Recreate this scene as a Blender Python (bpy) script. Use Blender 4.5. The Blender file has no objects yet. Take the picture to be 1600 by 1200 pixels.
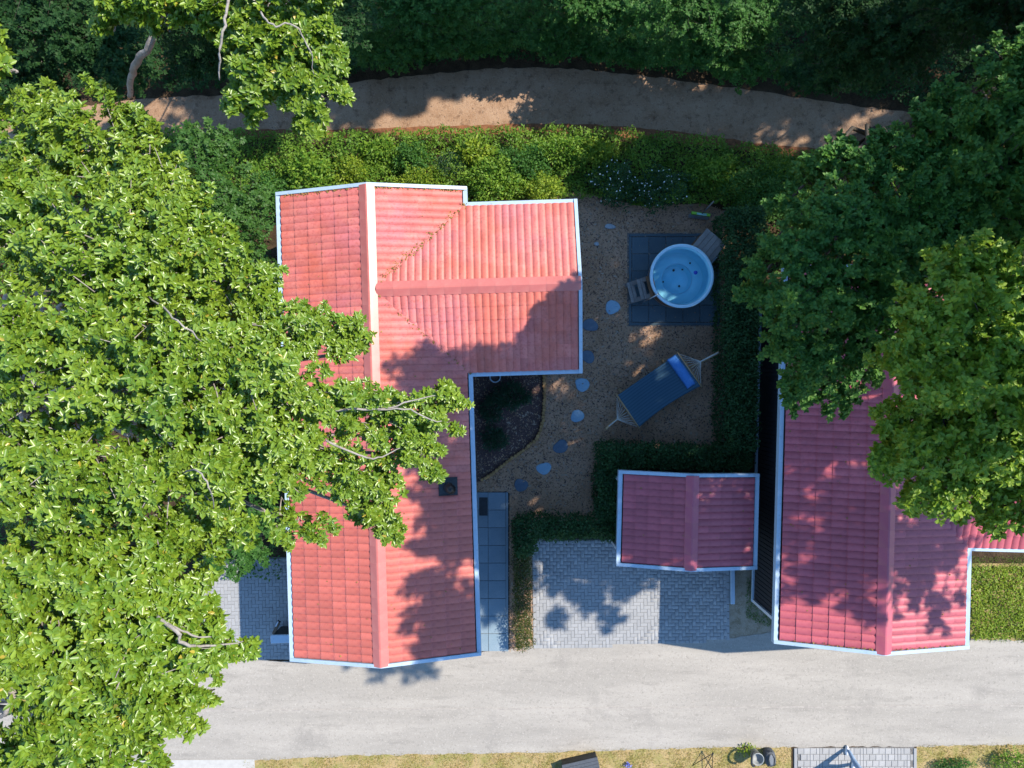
import bpy, bmesh, math, random
import numpy as np
from mathutils import Vector, Matrix

random.seed(7)
rng = np.random.default_rng(7)
SC = bpy.context.scene
C = SC.collection
PI = math.pi

# ------------------------------------------------------------------ camera, sky, sun, exposure
CAM_H = 20.5
cam_d = bpy.data.cameras.new('camera')
cam_d.sensor_width = 36.0
cam_d.lens = 25.0
cam_d.clip_end = 500
cam = bpy.data.objects.new('camera', cam_d)
C.objects.link(cam)
cam.location = (0, 0, CAM_H)
cam.rotation_euler = (0, 0, 0)
SC.camera = cam

SUN_TRAVEL = Vector((-0.818, -0.36, -1.0))
SUN_EL = math.asin(1.0 / SUN_TRAVEL.length)
SUN_AZ = math.atan2(0.818, 0.36)
world = bpy.data.worlds.new('World')
SC.world = world
world.use_nodes = True
wn = world.node_tree.nodes
wl = world.node_tree.links
bg = wn['Background']
sky = wn.new('ShaderNodeTexSky')
sky.sky_type = 'NISHITA'
sky.sun_disc = False
sky.sun_elevation = SUN_EL
sky.sun_rotation = SUN_AZ
sky.air_density = 1.7
sky.dust_density = 0.0
sky.ozone_density = 10.0
wl.new(sky.outputs[0], bg.inputs[0])
bg.inputs[1].default_value = 0.15

sun_d = bpy.data.lights.new('sun', 'SUN')
sun_d.energy = 4.6
sun_d.angle = math.radians(0.53)
sun_d.color = (1.0, 0.915, 0.79)
sun = bpy.data.objects.new('sun', sun_d)
C.objects.link(sun)
sun.location = (20, 10, 30)
sun.rotation_euler = SUN_TRAVEL.to_track_quat('-Z', 'Y').to_euler()

SC.view_settings.view_transform = 'Standard'
SC.view_settings.look = 'None'
SC.view_settings.gamma = 1.0
SC.view_settings.exposure = 0.8
SC.render.engine = 'CYCLES'
SC.cycles.max_bounces = 8
SC.cycles.transparent_max_bounces = 12
SC.cycles.use_denoising = True

F = 1600 * 25.0 / 36.0


def at(px, py, z=0.0):
    """point of the place that the photograph shows at (px, py), for a thing at height z"""
    s = (CAM_H - z) / F
    return Vector(((px - 800) * s, (600 - py) * s, z))


# ------------------------------------------------------------------ materials
def mat(name, col, rough=0.7, spec=0.4, metallic=0.0, noise=None, bump=None, coat=0.0):
    """noise = (scale, colour2, detail, lo, hi); bump = (scale, strength, distance)"""
    m = bpy.data.materials.new(name)
    m.use_nodes = True
    n = m.node_tree.nodes
    l = m.node_tree.links
    b = n['Principled BSDF']
    b.inputs['Base Color'].default_value = (*col, 1)
    b.inputs['Roughness'].default_value = rough
    b.inputs['Specular IOR Level'].default_value = spec
    b.inputs['Metallic'].default_value = metallic
    if coat:
        b.inputs['Coat Weight'].default_value = coat
        b.inputs['Coat Roughness'].default_value = 0.3
    tc = n.new('ShaderNodeTexCoord')
    if noise:
        layers = noise if isinstance(noise, list) else [noise]
        prev = None
        for (sc, c2, det, lo, hi, *stretch) in layers:
            t = n.new('ShaderNodeTexNoise')
            t.inputs['Scale'].default_value = sc
            t.inputs['Detail'].default_value = det
            t.inputs['Roughness'].default_value = 0.65
            if stretch:
                mp = n.new('ShaderNodeMapping')
                mp.inputs['Scale'].default_value = stretch[0]
                l.new(tc.outputs['Object'], mp.inputs['Vector'])
                l.new(mp.outputs[0], t.inputs['Vector'])
            else:
                l.new(tc.outputs['Object'], t.inputs['Vector'])
            r = n.new('ShaderNodeMapRange')
            r.inputs['From Min'].default_value = lo
            r.inputs['From Max'].default_value = hi
            l.new(t.outputs['Fac'], r.inputs['Value'])
            x = n.new('ShaderNodeMix')
            x.data_type = 'RGBA'
            l.new(r.outputs[0], x.inputs['Factor'])
            if prev is None:
                x.inputs['A'].default_value = (*col, 1)
            else:
                l.new(prev, x.inputs['A'])
            x.inputs['B'].default_value = (*c2, 1)
            prev = x.outputs['Result']
        l.new(prev, b.inputs['Base Color'])
    if bump:
        t = n.new('ShaderNodeTexNoise')
        t.inputs['Scale'].default_value = bump[0]
        t.inputs['Detail'].default_value = 4
        l.new(tc.outputs['Object'], t.inputs['Vector'])
        bp = n.new('ShaderNodeBump')
        bp.inputs['Strength'].default_value = bump[1]
        bp.inputs['Distance'].default_value = bump[2]
        l.new(t.outputs['Fac'], bp.inputs['Height'])
        l.new(bp.outputs[0], b.inputs['Normal'])
    return m


def vary(m, amount, random_socket='Random', hue=0.0):
    """per-object value variation through Object Info > Random"""
    n = m.node_tree.nodes
    l = m.node_tree.links
    b = n['Principled BSDF']
    inp = b.inputs['Base Color']
    src = inp.links[0].from_socket if inp.is_linked else None
    oi = n.new('ShaderNodeObjectInfo')
    mr = n.new('ShaderNodeMapRange')
    mr.inputs['To Min'].default_value = 1 - amount
    mr.inputs['To Max'].default_value = 1 + amount
    l.new(oi.outputs['Random'], mr.inputs['Value'])
    tn = n.new('ShaderNodeAttribute')
    tn.attribute_name = 'tint'
    ad = n.new('ShaderNodeMath')
    ad.operation = 'ADD'
    l.new(mr.outputs[0], ad.inputs[0])
    l.new(tn.outputs['Fac'], ad.inputs[1])
    hs = n.new('ShaderNodeHueSaturation')
    l.new(ad.outputs[0], hs.inputs['Value'])
    if src:
        l.new(src, hs.inputs['Color'])
    else:
        hs.inputs['Color'].default_value = inp.default_value
    l.new(hs.outputs[0], inp)
    return m


def leafmat(name, c0, c1, c2=None, rough=0.38, spec=0.5, trans=0.35):
    """leaf colours run c0 > c1 (> c2) over the per-leaf tint attribute"""
    m = bpy.data.materials.new(name)
    m.use_nodes = True
    n = m.node_tree.nodes
    l = m.node_tree.links
    b = n['Principled BSDF']
    a = n.new('ShaderNodeAttribute')
    a.attribute_name = 'tint'
    r = n.new('ShaderNodeValToRGB')
    r.color_ramp.elements[0].color = (*c0, 1)
    r.color_ramp.elements[1].color = (*c1, 1)
    if c2:
        r.color_ramp.elements[1].position = 0.85
        e = r.color_ramp.elements.new(1.0)
        e.color = (*c2, 1)
    l.new(a.outputs['Fac'], r.inputs['Fac'])
    l.new(r.outputs[0], b.inputs['Base Color'])
    b.inputs['Roughness'].default_value = rough
    b.inputs['Specular IOR Level'].default_value = spec
    t = n.new('ShaderNodeBsdfTranslucent')
    hs = n.new('ShaderNodeHueSaturation')
    hs.inputs['Value'].default_value = 1.5
    hs.inputs['Hue'].default_value = 0.485
    l.new(r.outputs[0], hs.inputs['Color'])
    l.new(hs.outputs[0], t.inputs['Color'])
    mx = n.new('ShaderNodeMixShader')
    mx.inputs[0].default_value = trans
    l.new(b.outputs[0], mx.inputs[1])
    l.new(t.outputs[0], mx.inputs[2])
    l.new(mx.outputs[0], n['Material Output'].inputs['Surface'])
    return m


M = {}
M['soil'] = mat('forest_soil', (0.045, 0.03, 0.018), 0.95, 0.1, noise=[(3, (0.09, 0.06, 0.035), 6, 0.4, 0.7), (30, (0.02, 0.015, 0.01), 4, 0.55, 0.75)], bump=(18, 0.8, 0.05))
M['path'] = mat('sandy_path', (0.29, 0.175, 0.105), 0.95, 0.1, noise=[(1.2, (0.37, 0.245, 0.16), 6, 0.38, 0.66), (5, (0.14, 0.08, 0.048), 6, 0.52, 0.74), (22, (0.38, 0.28, 0.2), 4, 0.56, 0.75), (40, (0.10, 0.062, 0.038), 3, 0.6, 0.75)], bump=(30, 0.7, 0.02))
M['rust'] = mat('red_soil_bank', (0.24, 0.105, 0.05), 0.95, 0.1, noise=(9, (0.12, 0.055, 0.03), 5, 0.4, 0.7), bump=(30, 0.6, 0.03))
M['mulch'] = mat('bark_chip_ground', (0.45, 0.27, 0.165), 0.95, 0.1, noise=[(1.1, (0.54, 0.34, 0.225), 4, 0.4, 0.65), (16, (0.10, 0.058, 0.032), 6, 0.52, 0.68), (45, (0.6, 0.46, 0.32), 3, 0.6, 0.75)], bump=(45, 1.0, 0.04))
M['bed'] = mat('dark_bark_bed', (0.14, 0.088, 0.080), 0.95, 0.1, noise=[(30, (0.06, 0.037, 0.036), 4, 0.5, 0.7), (80, (0.16, 0.125, 0.12), 2, 0.6, 0.72)], bump=(60, 1.0, 0.03))
M['chip'] = mat('bark_chips', (0.56, 0.37, 0.22), 0.9, 0.15, noise=(3.7, (0.26, 0.165, 0.1), 3, 0.35, 0.65))
M['chip_pale'] = mat('pale_bark_chips', (0.42, 0.34, 0.26), 0.9, 0.15, noise=(4.1, (0.26, 0.19, 0.14), 3, 0.4, 0.6))
M['chip_dark'] = mat('dark_bark_chips', (0.10, 0.07, 0.064), 0.9, 0.15, noise=(5, (0.14, 0.11, 0.105), 3, 0.5, 0.65))
M['asphalt'] = mat('worn_pale_asphalt', (0.305, 0.282, 0.248), 0.9, 0.2, noise=[(0.9, (0.36, 0.332, 0.292), 5, 0.42, 0.62, (0.22, 1.6, 1)), (2.6, (0.255, 0.236, 0.208), 6, 0.54, 0.72, (0.3, 1.5, 1)), (0.55, (0.27, 0.25, 0.222), 7, 0.55, 0.68), (14, (0.22, 0.202, 0.178), 5, 0.55, 0.75), (26, (0.44, 0.405, 0.36), 3, 0.57, 0.75), (45, (0.16, 0.145, 0.128), 2, 0.62, 0.75)], bump=(60, 0.5, 0.012))
M['gravelly'] = mat('gritty_edge', (0.33, 0.27, 0.2), 0.95, 0.1, noise=[(5, (0.22, 0.17, 0.11), 5, 0.4, 0.65), (60, (0.46, 0.40, 0.33), 3, 0.55, 0.7)], bump=(60, 0.7, 0.02))
M['pale_slab'] = mat('pale_concrete', (0.42, 0.41, 0.385), 0.85, 0.2, noise=(6, (0.36, 0.35, 0.33), 5, 0.4, 0.7))
M['joint'] = mat('joint_sand', (0.19, 0.185, 0.18), 0.95, 0.1, noise=(40, (0.06, 0.055, 0.05), 3, 0.4, 0.7))
M['paver'] = vary(mat('grey_paving', (0.29, 0.295, 0.30), 0.88, 0.25, noise=[(2.5, (0.25, 0.25, 0.25), 5, 0.4, 0.7), (9, (0.21, 0.21, 0.205), 5, 0.6, 0.8), (60, (0.36, 0.36, 0.36), 3, 0.5, 0.75)], bump=(90, 0.3, 0.006)), 0.07)
M['paver_pale'] = vary(mat('pale_grey_paving', (0.31, 0.305, 0.30), 0.88, 0.25, noise=[(3, (0.26, 0.26, 0.25), 5, 0.4, 0.7), (60, (0.44, 0.43, 0.42), 3, 0.5, 0.75)], bump=(90, 0.3, 0.006)), 0.1)
M['slab'] = vary(mat('blue_grey_slab', (0.18, 0.25, 0.30), 0.85, 0.3, noise=[(1.5, (0.22, 0.285, 0.33), 5, 0.4, 0.65), (50, (0.15, 0.21, 0.255), 3, 0.5, 0.7)], bump=(90, 0.3, 0.005)), 0.06)
M['rubber'] = vary(mat('dark_rubber_tile', (0.075, 0.118, 0.145), 0.85, 0.3, noise=[(1.8, (0.095, 0.138, 0.16), 5, 0.4, 0.65), (60, (0.058, 0.09, 0.112), 3, 0.5, 0.7)], bump=(120, 0.5, 0.005)), 0.09)
M['stone'] = vary(mat('sky_tinted_stone', (0.24, 0.40, 0.53), 0.85, 0.3, noise=[(9, (0.29, 0.44, 0.54), 4, 0.4, 0.65), (40, (0.18, 0.33, 0.46), 3, 0.5, 0.7)], bump=(30, 0.5, 0.01)), 0.08)  # grey stone with the blue of the skylight put into its colour
M['stone_dark'] = vary(mat('dark_sky_tinted_stone', (0.095, 0.14, 0.195), 0.85, 0.3, noise=[(9, (0.12, 0.165, 0.215), 4, 0.4, 0.65)], bump=(30, 0.5, 0.01)), 0.08)  # darker grey stone, skylight blue painted in likewise
M['flint'] = mat('pale_flint', (0.36, 0.40, 0.43), 0.8, 0.3, noise=(12, (0.25, 0.28, 0.3), 4, 0.4, 0.65))
M['tile'] = vary(mat('red_roof_tile', (0.49, 0.122, 0.086), 0.42, 0.42, noise=[(0.5, (0.48, 0.142, 0.145), 3, 0.4, 0.62), (1.9, (0.54, 0.17, 0.14), 5, 0.45, 0.7), (14, (0.37, 0.085, 0.07), 4, 0.5, 0.75), (6, (0.27, 0.095, 0.07), 6, 0.62, 0.78)], bump=(60, 0.2, 0.004)), 0.12)
M['tile_shade'] = vary(mat('shade_tinted_roof_tile', (0.41, 0.09, 0.112), 0.45, 0.38, noise=[(1.9, (0.47, 0.118, 0.138), 5, 0.45, 0.7), (14, (0.32, 0.066, 0.086), 4, 0.5, 0.75), (6, (0.23, 0.07, 0.075), 6, 0.60, 0.78)], bump=(60, 0.2, 0.004)), 0.12)  # same red tile, with the purple of blue shade put into its colour
M['ridge'] = vary(mat('red_ridge_tile', (0.46, 0.125, 0.105), 0.36, 0.6, noise=[(2, (0.52, 0.17, 0.14), 5, 0.4, 0.7), (9, (0.33, 0.09, 0.075), 5, 0.6, 0.8)], coat=0.2), 0.06)
M['ridge_shade'] = vary(mat('shade_tinted_ridge_tile', (0.41, 0.09, 0.13), 0.42, 0.4, noise=[(2, (0.46, 0.13, 0.135), 5, 0.4, 0.7), (9, (0.29, 0.06, 0.075), 5, 0.6, 0.8)]), 0.06)  # ridge tile tinted purple in the same way, for roofs in shade
M['deck'] = mat('dark_roof_underlay', (0.03, 0.016, 0.016), 0.9, 0.1, noise=(8, (0.045, 0.025, 0.02), 3, 0.4, 0.7))
M['gutter'] = mat('pale_blue_gutter', (0.38, 0.49, 0.60), 0.4, 0.5, noise=[(3, (0.33, 0.44, 0.54), 4, 0.4, 0.7), (12, (0.24, 0.29, 0.32), 5, 0.58, 0.8)])
M['white_board'] = mat('white_painted_board', (0.68, 0.70, 0.74), 0.5, 0.4, noise=(5, (0.58, 0.6, 0.63), 4, 0.4, 0.7))
M['gutter_in'] = mat('shade_dark_gutter_floor', (0.05, 0.05, 0.055), 0.8, 0.2, noise=(20, (0.08, 0.065, 0.05), 3, 0.5, 0.7))  # gutter floor; shade inside the channel is put into this dark colour
M['moss'] = mat('ochre_moss', (0.30, 0.19, 0.06), 0.95, 0.05, noise=(14, (0.2, 0.15, 0.05), 3, 0.4, 0.7))
M['clad'] = mat('dark_timber_cladding', (0.022, 0.022, 0.026), 0.75, 0.25, noise=(15, (0.035, 0.034, 0.036), 4, 0.4, 0.7))
M['plinth'] = mat('grey_plinth', (0.16, 0.16, 0.16), 0.9, 0.2, noise=(9, (0.11, 0.11, 0.11), 4, 0.4, 0.7))
M['black'] = mat('matt_black', (0.018, 0.022, 0.026), 0.6, 0.4, noise=(12, (0.03, 0.036, 0.042), 3, 0.4, 0.7))
M['black_metal'] = mat('black_steel', (0.025, 0.025, 0.027), 0.4, 0.5, metallic=0.6, noise=(30, (0.045, 0.04, 0.04), 3, 0.5, 0.7))
M['steel'] = mat('brushed_steel', (0.6, 0.62, 0.65), 0.3, 0.5, metallic=1.0, noise=(60, (0.5, 0.52, 0.55), 3, 0.4, 0.7))
M['wood_grey'] = vary(mat('weathered_wood', (0.20, 0.185, 0.175), 0.85, 0.2, noise=[(4, (0.26, 0.24, 0.225), 5, 0.4, 0.65), (45, (0.12, 0.11, 0.105), 3, 0.55, 0.7)], bump=(50, 0.4, 0.006)), 0.14)
M['wood_brown'] = vary(mat('brown_wood', (0.15, 0.085, 0.05), 0.8, 0.25, noise=[(6, (0.20, 0.115, 0.065), 5, 0.4, 0.65)], bump=(40, 0.4, 0.006)), 0.12)
M['wood_pale'] = mat('oiled_pine', (0.42, 0.28, 0.15), 0.6, 0.35, noise=(8, (0.34, 0.22, 0.11), 5, 0.4, 0.7))
M['log_end'] = vary(mat('sawn_log', (0.42, 0.255, 0.11), 0.85, 0.2, noise=(30, (0.30, 0.17, 0.07), 4, 0.4, 0.7)), 0.18)
M['shell'] = mat('pale_blue_tub_shell', (0.38, 0.78, 0.92), 0.25, 0.5, noise=(2, (0.43, 0.81, 0.93), 2, 0.4, 0.6))
M['rim'] = mat('pale_blue_tub_rim', (0.48, 0.72, 0.86), 0.25, 0.5, noise=(3, (0.45, 0.69, 0.83), 2, 0.4, 0.6))
M['blue_plastic'] = mat('blue_plastic', (0.02, 0.05, 0.42), 0.35, 0.5, noise=(8, (0.03, 0.07, 0.5), 2, 0.4, 0.6))
M['pillow'] = mat('bright_blue_cloth', (0.075, 0.24, 0.58), 0.85, 0.2, noise=(25, (0.06, 0.20, 0.5), 3, 0.4, 0.7), bump=(200, 0.3, 0.003))
M['rope'] = mat('pale_rope', (0.55, 0.54, 0.5), 0.9, 0.1, noise=(60, (0.4, 0.39, 0.36), 2, 0.4, 0.6))
M['bark'] = mat('grey_bark', (0.26, 0.23, 0.20), 0.9, 0.15, noise=[(5, (0.34, 0.31, 0.28), 6, 0.4, 0.65), (28, (0.12, 0.10, 0.085), 5, 0.55, 0.7)], bump=(22, 0.7, 0.02))
M['bark_dark'] = mat('dark_bark', (0.055, 0.045, 0.036), 0.9, 0.15, noise=(9, (0.09, 0.078, 0.065), 5, 0.4, 0.65), bump=(18, 0.7, 0.02))
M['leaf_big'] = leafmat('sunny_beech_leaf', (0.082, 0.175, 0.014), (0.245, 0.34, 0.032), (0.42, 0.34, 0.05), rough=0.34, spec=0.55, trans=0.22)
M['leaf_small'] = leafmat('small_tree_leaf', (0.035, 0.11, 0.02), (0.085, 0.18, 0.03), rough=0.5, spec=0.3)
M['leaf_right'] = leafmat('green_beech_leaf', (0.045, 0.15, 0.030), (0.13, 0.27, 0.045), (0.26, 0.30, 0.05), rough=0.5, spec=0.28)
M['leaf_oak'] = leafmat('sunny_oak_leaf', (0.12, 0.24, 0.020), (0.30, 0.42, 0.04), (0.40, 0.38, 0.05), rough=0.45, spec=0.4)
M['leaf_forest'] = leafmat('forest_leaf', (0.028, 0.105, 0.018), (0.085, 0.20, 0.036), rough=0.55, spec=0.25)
M['leaf_shade'] = leafmat('shade_darkened_leaf', (0.012, 0.048, 0.013), (0.038, 0.10, 0.024), rough=0.6, spec=0.2)  # forest leaf darkened in colour to paint the deep shade of the wood
M['leaf_hedge'] = leafmat('dark_hedge_leaf', (0.020, 0.065, 0.022), (0.055, 0.13, 0.04), rough=0.55, spec=0.25)
M['leaf_yellow'] = leafmat('yellow_green_leaf', (0.11, 0.20, 0.015), (0.28, 0.36, 0.03), rough=0.55, spec=0.3)
M['leaf_cover'] = leafmat('ground_cover_leaf', (0.055, 0.16, 0.014), (0.21, 0.33, 0.035), rough=0.55, spec=0.3)
M['leaf_conifer'] = leafmat('green_conifer_spray', (0.02, 0.075, 0.035), (0.045, 0.12, 0.05), rough=0.5)
M['petal'] = mat('white_petal', (0.75, 0.77, 0.74), 0.7, 0.2, noise=(9, (0.68, 0.7, 0.66), 2, 0.4, 0.6))
M['grass_dry'] = leafmat('dry_grass_blade', (0.42, 0.31, 0.11), (0.22, 0.25, 0.05), (0.5, 0.4, 0.2), rough=0.7, spec=0.2)
M['grass'] = leafmat('grass_blade', (0.07, 0.15, 0.02), (0.17, 0.27, 0.035), rough=0.6, spec=0.3)
M['turf'] = mat('dry_turf_soil', (0.42, 0.31, 0.15), 0.95, 0.1, noise=[(2.2, (0.27, 0.25, 0.08), 5, 0.42, 0.62), (22, (0.36, 0.28, 0.16), 4, 0.5, 0.7), (60, (0.13, 0.10, 0.045), 3, 0.55, 0.7)], bump=(50, 0.9, 0.03))
M['lime'] = mat('lime_green_plastic', (0.25, 0.55, 0.04), 0.5, 0.4, noise=(9, (0.2, 0.48, 0.04), 2, 0.4, 0.6))
M['teal'] = mat('pale_teal_label', (0.3, 0.55, 0.48), 0.5, 0.4, noise=(9, (0.25, 0.48, 0.44), 2, 0.4, 0.6))
M['denim'] = mat('faded_denim', (0.20, 0.30, 0.45), 0.9, 0.15, noise=[(7, (0.30, 0.40, 0.54), 5, 0.4, 0.65), (90, (0.16, 0.24, 0.37), 2, 0.45, 0.7)])
M['navy'] = mat('navy_jacket', (0.018, 0.025, 0.075), 0.85, 0.2, noise=(9, (0.028, 0.036, 0.1), 4, 0.4, 0.7))
M['skin'] = mat('skin', (0.55, 0.35, 0.26), 0.55, 0.4, noise=(9, (0.6, 0.38, 0.29), 3, 0.4, 0.7))
M['hair'] = mat('brown_hair', (0.06, 0.035, 0.02), 0.6, 0.4, noise=(40, (0.1, 0.06, 0.03), 3, 0.4, 0.7))
M['shoe'] = mat('white_trainer', (0.7, 0.7, 0.72), 0.6, 0.3, noise=(20, (0.6, 0.6, 0.63), 3, 0.4, 0.7))
M['bag'] = mat('charcoal_nylon', (0.06, 0.068, 0.08), 0.7, 0.3, noise=(30, (0.085, 0.095, 0.11), 3, 0.4, 0.7))
M['bag_panel'] = mat('grey_mesh_nylon', (0.17, 0.185, 0.2), 0.7, 0.3, noise=(60, (0.12, 0.13, 0.145), 3, 0.4, 0.7))
M['grey_plastic'] = mat('pale_grey_plastic', (0.27, 0.285, 0.28), 0.5, 0.3, noise=(6, (0.21, 0.22, 0.215), 3, 0.4, 0.7))


def fabric_mat():
    m = mat('striped_blue_hammock_cloth', (0.02, 0.06, 0.22), 0.9, 0.15, bump=(160, 0.3, 0.003))
    n = m.node_tree.nodes
    l = m.node_tree.links
    tc = n.new('ShaderNodeTexCoord')
    w = n.new('ShaderNodeTexWave')
    w.bands_direction = 'Y'
    w.inputs['Scale'].default_value = 3.9
    w.inputs['Distortion'].default_value = 0.15
    l.new(tc.outputs['Object'], w.inputs['Vector'])
    r = n.new('ShaderNodeValToRGB')
    r.color_ramp.elements[0].color = (0.04, 0.088, 0.13, 1)
    r.color_ramp.elements[1].color = (0.054, 0.118, 0.17, 1)
    r.color_ramp.elements[0].position = 0.25
    r.color_ramp.elements[1].position = 0.45
    l.new(w.outputs['Fac'], r.inputs['Fac'])
    l.new(r.outputs[0], n['Principled BSDF'].inputs['Base Color'])
    return m


def water_mat():
    m = bpy.data.materials.new('clear_tub_water')
    m.use_nodes = True
    n = m.node_tree.nodes
    l = m.node_tree.links
    n.remove(n['Principled BSDF'])
    t = n.new('ShaderNodeBsdfTransparent')
    t.inputs[0].default_value = (0.80, 0.93, 0.97, 1)
    g = n.new('ShaderNodeBsdfGlossy')
    g.inputs['Roughness'].default_value = 0.03
    fr = n.new('ShaderNodeFresnel')
    fr.inputs['IOR'].default_value = 1.33
    tc = n.new('ShaderNodeTexCoord')
    nz = n.new('ShaderNodeTexNoise')
    nz.inputs['Scale'].default_value = 5
    l.new(tc.outputs['Object'], nz.inputs['Vector'])
    bp = n.new('ShaderNodeBump')
    bp.inputs['Strength'].default_value = 0.15
    bp.inputs['Distance'].default_value = 0.02
    l.new(nz.outputs['Fac'], bp.inputs['Height'])
    l.new(bp.outputs[0], g.inputs['Normal'])
    mx = n.new('ShaderNodeMixShader')
    l.new(fr.outputs[0], mx.inputs[0])
    l.new(t.outputs[0], mx.inputs[1])
    l.new(g.outputs[0], mx.inputs[2])
    l.new(mx.outputs[0], n['Material Output'].inputs['Surface'])
    return m


M['cloth'] = fabric_mat()
M['water'] = water_mat()


# ------------------------------------------------------------------ object helpers
def tag(o, label=None, cat=None, group=None, kind=None):
    if label:
        o['label'] = label
    if cat:
        o['category'] = cat
    if group:
        o['group'] = group
    if kind:
        o['kind'] = kind
    return o


def empty(name, loc, rz=0.0, label=None, cat=None, group=None):
    o = bpy.data.objects.new(name, None)
    o.empty_display_size = 0.3
    C.objects.link(o)
    o.location = loc
    o.rotation_euler = (0, 0, rz)
    return tag(o, label, cat, group)


def link(name, me, parent=None, matrix=None):
    o = bpy.data.objects.new(name, me)
    C.objects.link(o)
    if parent is not None:
        o.parent = parent
    if matrix is not None:
        o.matrix_local = matrix
    return o


class MB:
    """collects shapes for ONE mesh object"""
    def __init__(self):
        self.v = []
        self.f = []

    def add(self, vs, fs):
        k = len(self.v)
        self.v += [tuple(p) for p in vs]
        self.f += [tuple(i + k for i in f) for f in fs]
        return self

    def box(self, x0, x1, y0, y1, z0, z1, bev=0.0):
        if bev <= 0:
            vs = [(x0, y0, z0), (x1, y0, z0), (x1, y1, z0), (x0, y1, z0), (x0, y0, z1), (x1, y0, z1), (x1, y1, z1), (x0, y1, z1)]
            return self.add(vs, [(3, 2, 1, 0), (4, 5, 6, 7), (0, 1, 5, 4), (1, 2, 6, 5), (2, 3, 7, 6), (3, 0, 4, 7)])
        b = bev
        vs = [(x0, y0, z0), (x1, y0, z0), (x1, y1, z0), (x0, y1, z0),
              (x0, y0, z1 - b), (x1, y0, z1 - b), (x1, y1, z1 - b), (x0, y1, z1 - b),
              (x0 + b, y0 + b, z1), (x1 - b, y0 + b, z1), (x1 - b, y1 - b, z1), (x0 + b, y1 - b, z1)]
        fs = [(0, 1, 5, 4), (1, 2, 6, 5), (2, 3, 7, 6), (3, 0, 4, 7), (4, 5, 9, 8), (5, 6, 10, 9), (6, 7, 11, 10), (7, 4, 8, 11), (8, 9, 10, 11)]
        return self.add(vs, fs)

    def obox(self, p0, p1, w, h, up=(0, 0, 1)):
        """bar of section w x h from p0 to p1"""
        p0 = Vector(p0)
        p1 = Vector(p1)
        d = (p1 - p0).normalized()
        u = Vector(up)
        s = d.cross(u)
        if s.length < 1e-4:
            s = d.cross(Vector((1, 0, 0)))
        s.normalize()
        t = s.cross(d)
        vs = []
        for p in (p0, p1):
            for a, b in ((-1, -1), (1, -1), (1, 1), (-1, 1)):
                vs.append(p + s * a * w / 2 + t * b * h / 2)
        return self.add(vs, [(0, 1, 2, 3), (7, 6, 5, 4), (0, 4, 5, 1), (1, 5, 6, 2), (2, 6, 7, 3), (3, 7, 4, 0)])

    def tube(self, pts, rad, n=8, cap=True):
        pts = [Vector(p) for p in pts]
        if not isinstance(rad, (list, tuple)):
            rad = [rad] * len(pts)
        vs = []
        ref = Vector((0.31, 0.77, 0.55))
        for i, p in enumerate(pts):
            d = (pts[min(i + 1, len(pts) - 1)] - pts[max(i - 1, 0)]).normalized()
            s = d.cross(ref)
            if s.length < 0.05:
                s = d.cross(Vector((1, 0, 0)))
            s.normalize()
            t = d.cross(s)
            for k in range(n):
                a = 2 * PI * k / n
                vs.append(p + (s * math.cos(a) + t * math.sin(a)) * rad[i])
        fs = []
        for i in range(len(pts) - 1):
            for k in range(n):
                a = i * n + k
                b = i * n + (k + 1) % n
                fs.append((a, b, b + n, a + n))
        if cap:
            fs.append(tuple(range(n - 1, -1, -1)))
            fs.append(tuple(range((len(pts) - 1) * n, len(pts) * n)))
        return self.add(vs, fs)

    def lathe(self, prof, n=48, cx=0, cy=0, close=False):
        vs = []
        for r, z in prof:
            for k in range(n):
                a = 2 * PI * k / n
                vs.append((cx + r * math.cos(a), cy + r * math.sin(a), z))
        fs = []
        m = len(prof)
        for i in range(m if close else m - 1):
            j = (i + 1) % m
            for k in range(n):
                fs.append((i * n + k, i * n + (k + 1) % n, j * n + (k + 1) % n, j * n + k))
        return self.add(vs, fs)

    def disc(self, r, z, n=48, cx=0, cy=0):
        return self.add([(cx + r * math.cos(2 * PI * k / n), cy + r * math.sin(2 * PI * k / n), z) for k in range(n)], [tuple(range(n))])

    def mesh(self, name, m, smooth=False):
        me = bpy.data.meshes.new(name)
        me.from_pydata([tuple(p) for p in self.v], [], self.f)
        me.materials.append(m)
        if smooth:
            me.polygons.foreach_set('use_smooth', [True] * len(me.polygons))
        me.update()
        return me

    def build(self, name, m, parent=None, smooth=False, matrix=None):
        return link(name, self.mesh(name, m, smooth), parent, matrix)


def np_mesh(name, V, Fa, m, tint=None, smooth=False):
    """mesh from numpy arrays; Fa is (n, k)"""
    me = bpy.data.meshes.new(name)
    nv = len(V)
    nf, k = Fa.shape
    me.vertices.add(nv)
    me.vertices.foreach_set('co', np.ascontiguousarray(V, dtype=np.float32).ravel())
    me.loops.add(nf * k)
    me.loops.foreach_set('vertex_index', np.ascontiguousarray(Fa, dtype=np.int32).ravel())
    me.polygons.add(nf)
    me.polygons.foreach_set('loop_start', np.arange(0, nf * k, k, dtype=np.int32))
    me.polygons.foreach_set('loop_total', np.full(nf, k, dtype=np.int32))
    if tint is not None:
        a = me.attributes.new('tint', 'FLOAT', 'POINT')
        a.data.foreach_set('value', np.ascontiguousarray(tint, dtype=np.float32))
    me.materials.append(m)
    if smooth:
        me.polygons.foreach_set('use_smooth', np.ones(nf, dtype=bool))
    me.update(calc_edges=True)
    return me


def unit(a):
    return a / np.maximum(np.linalg.norm(a, axis=1, keepdims=True), 1e-9)


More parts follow.
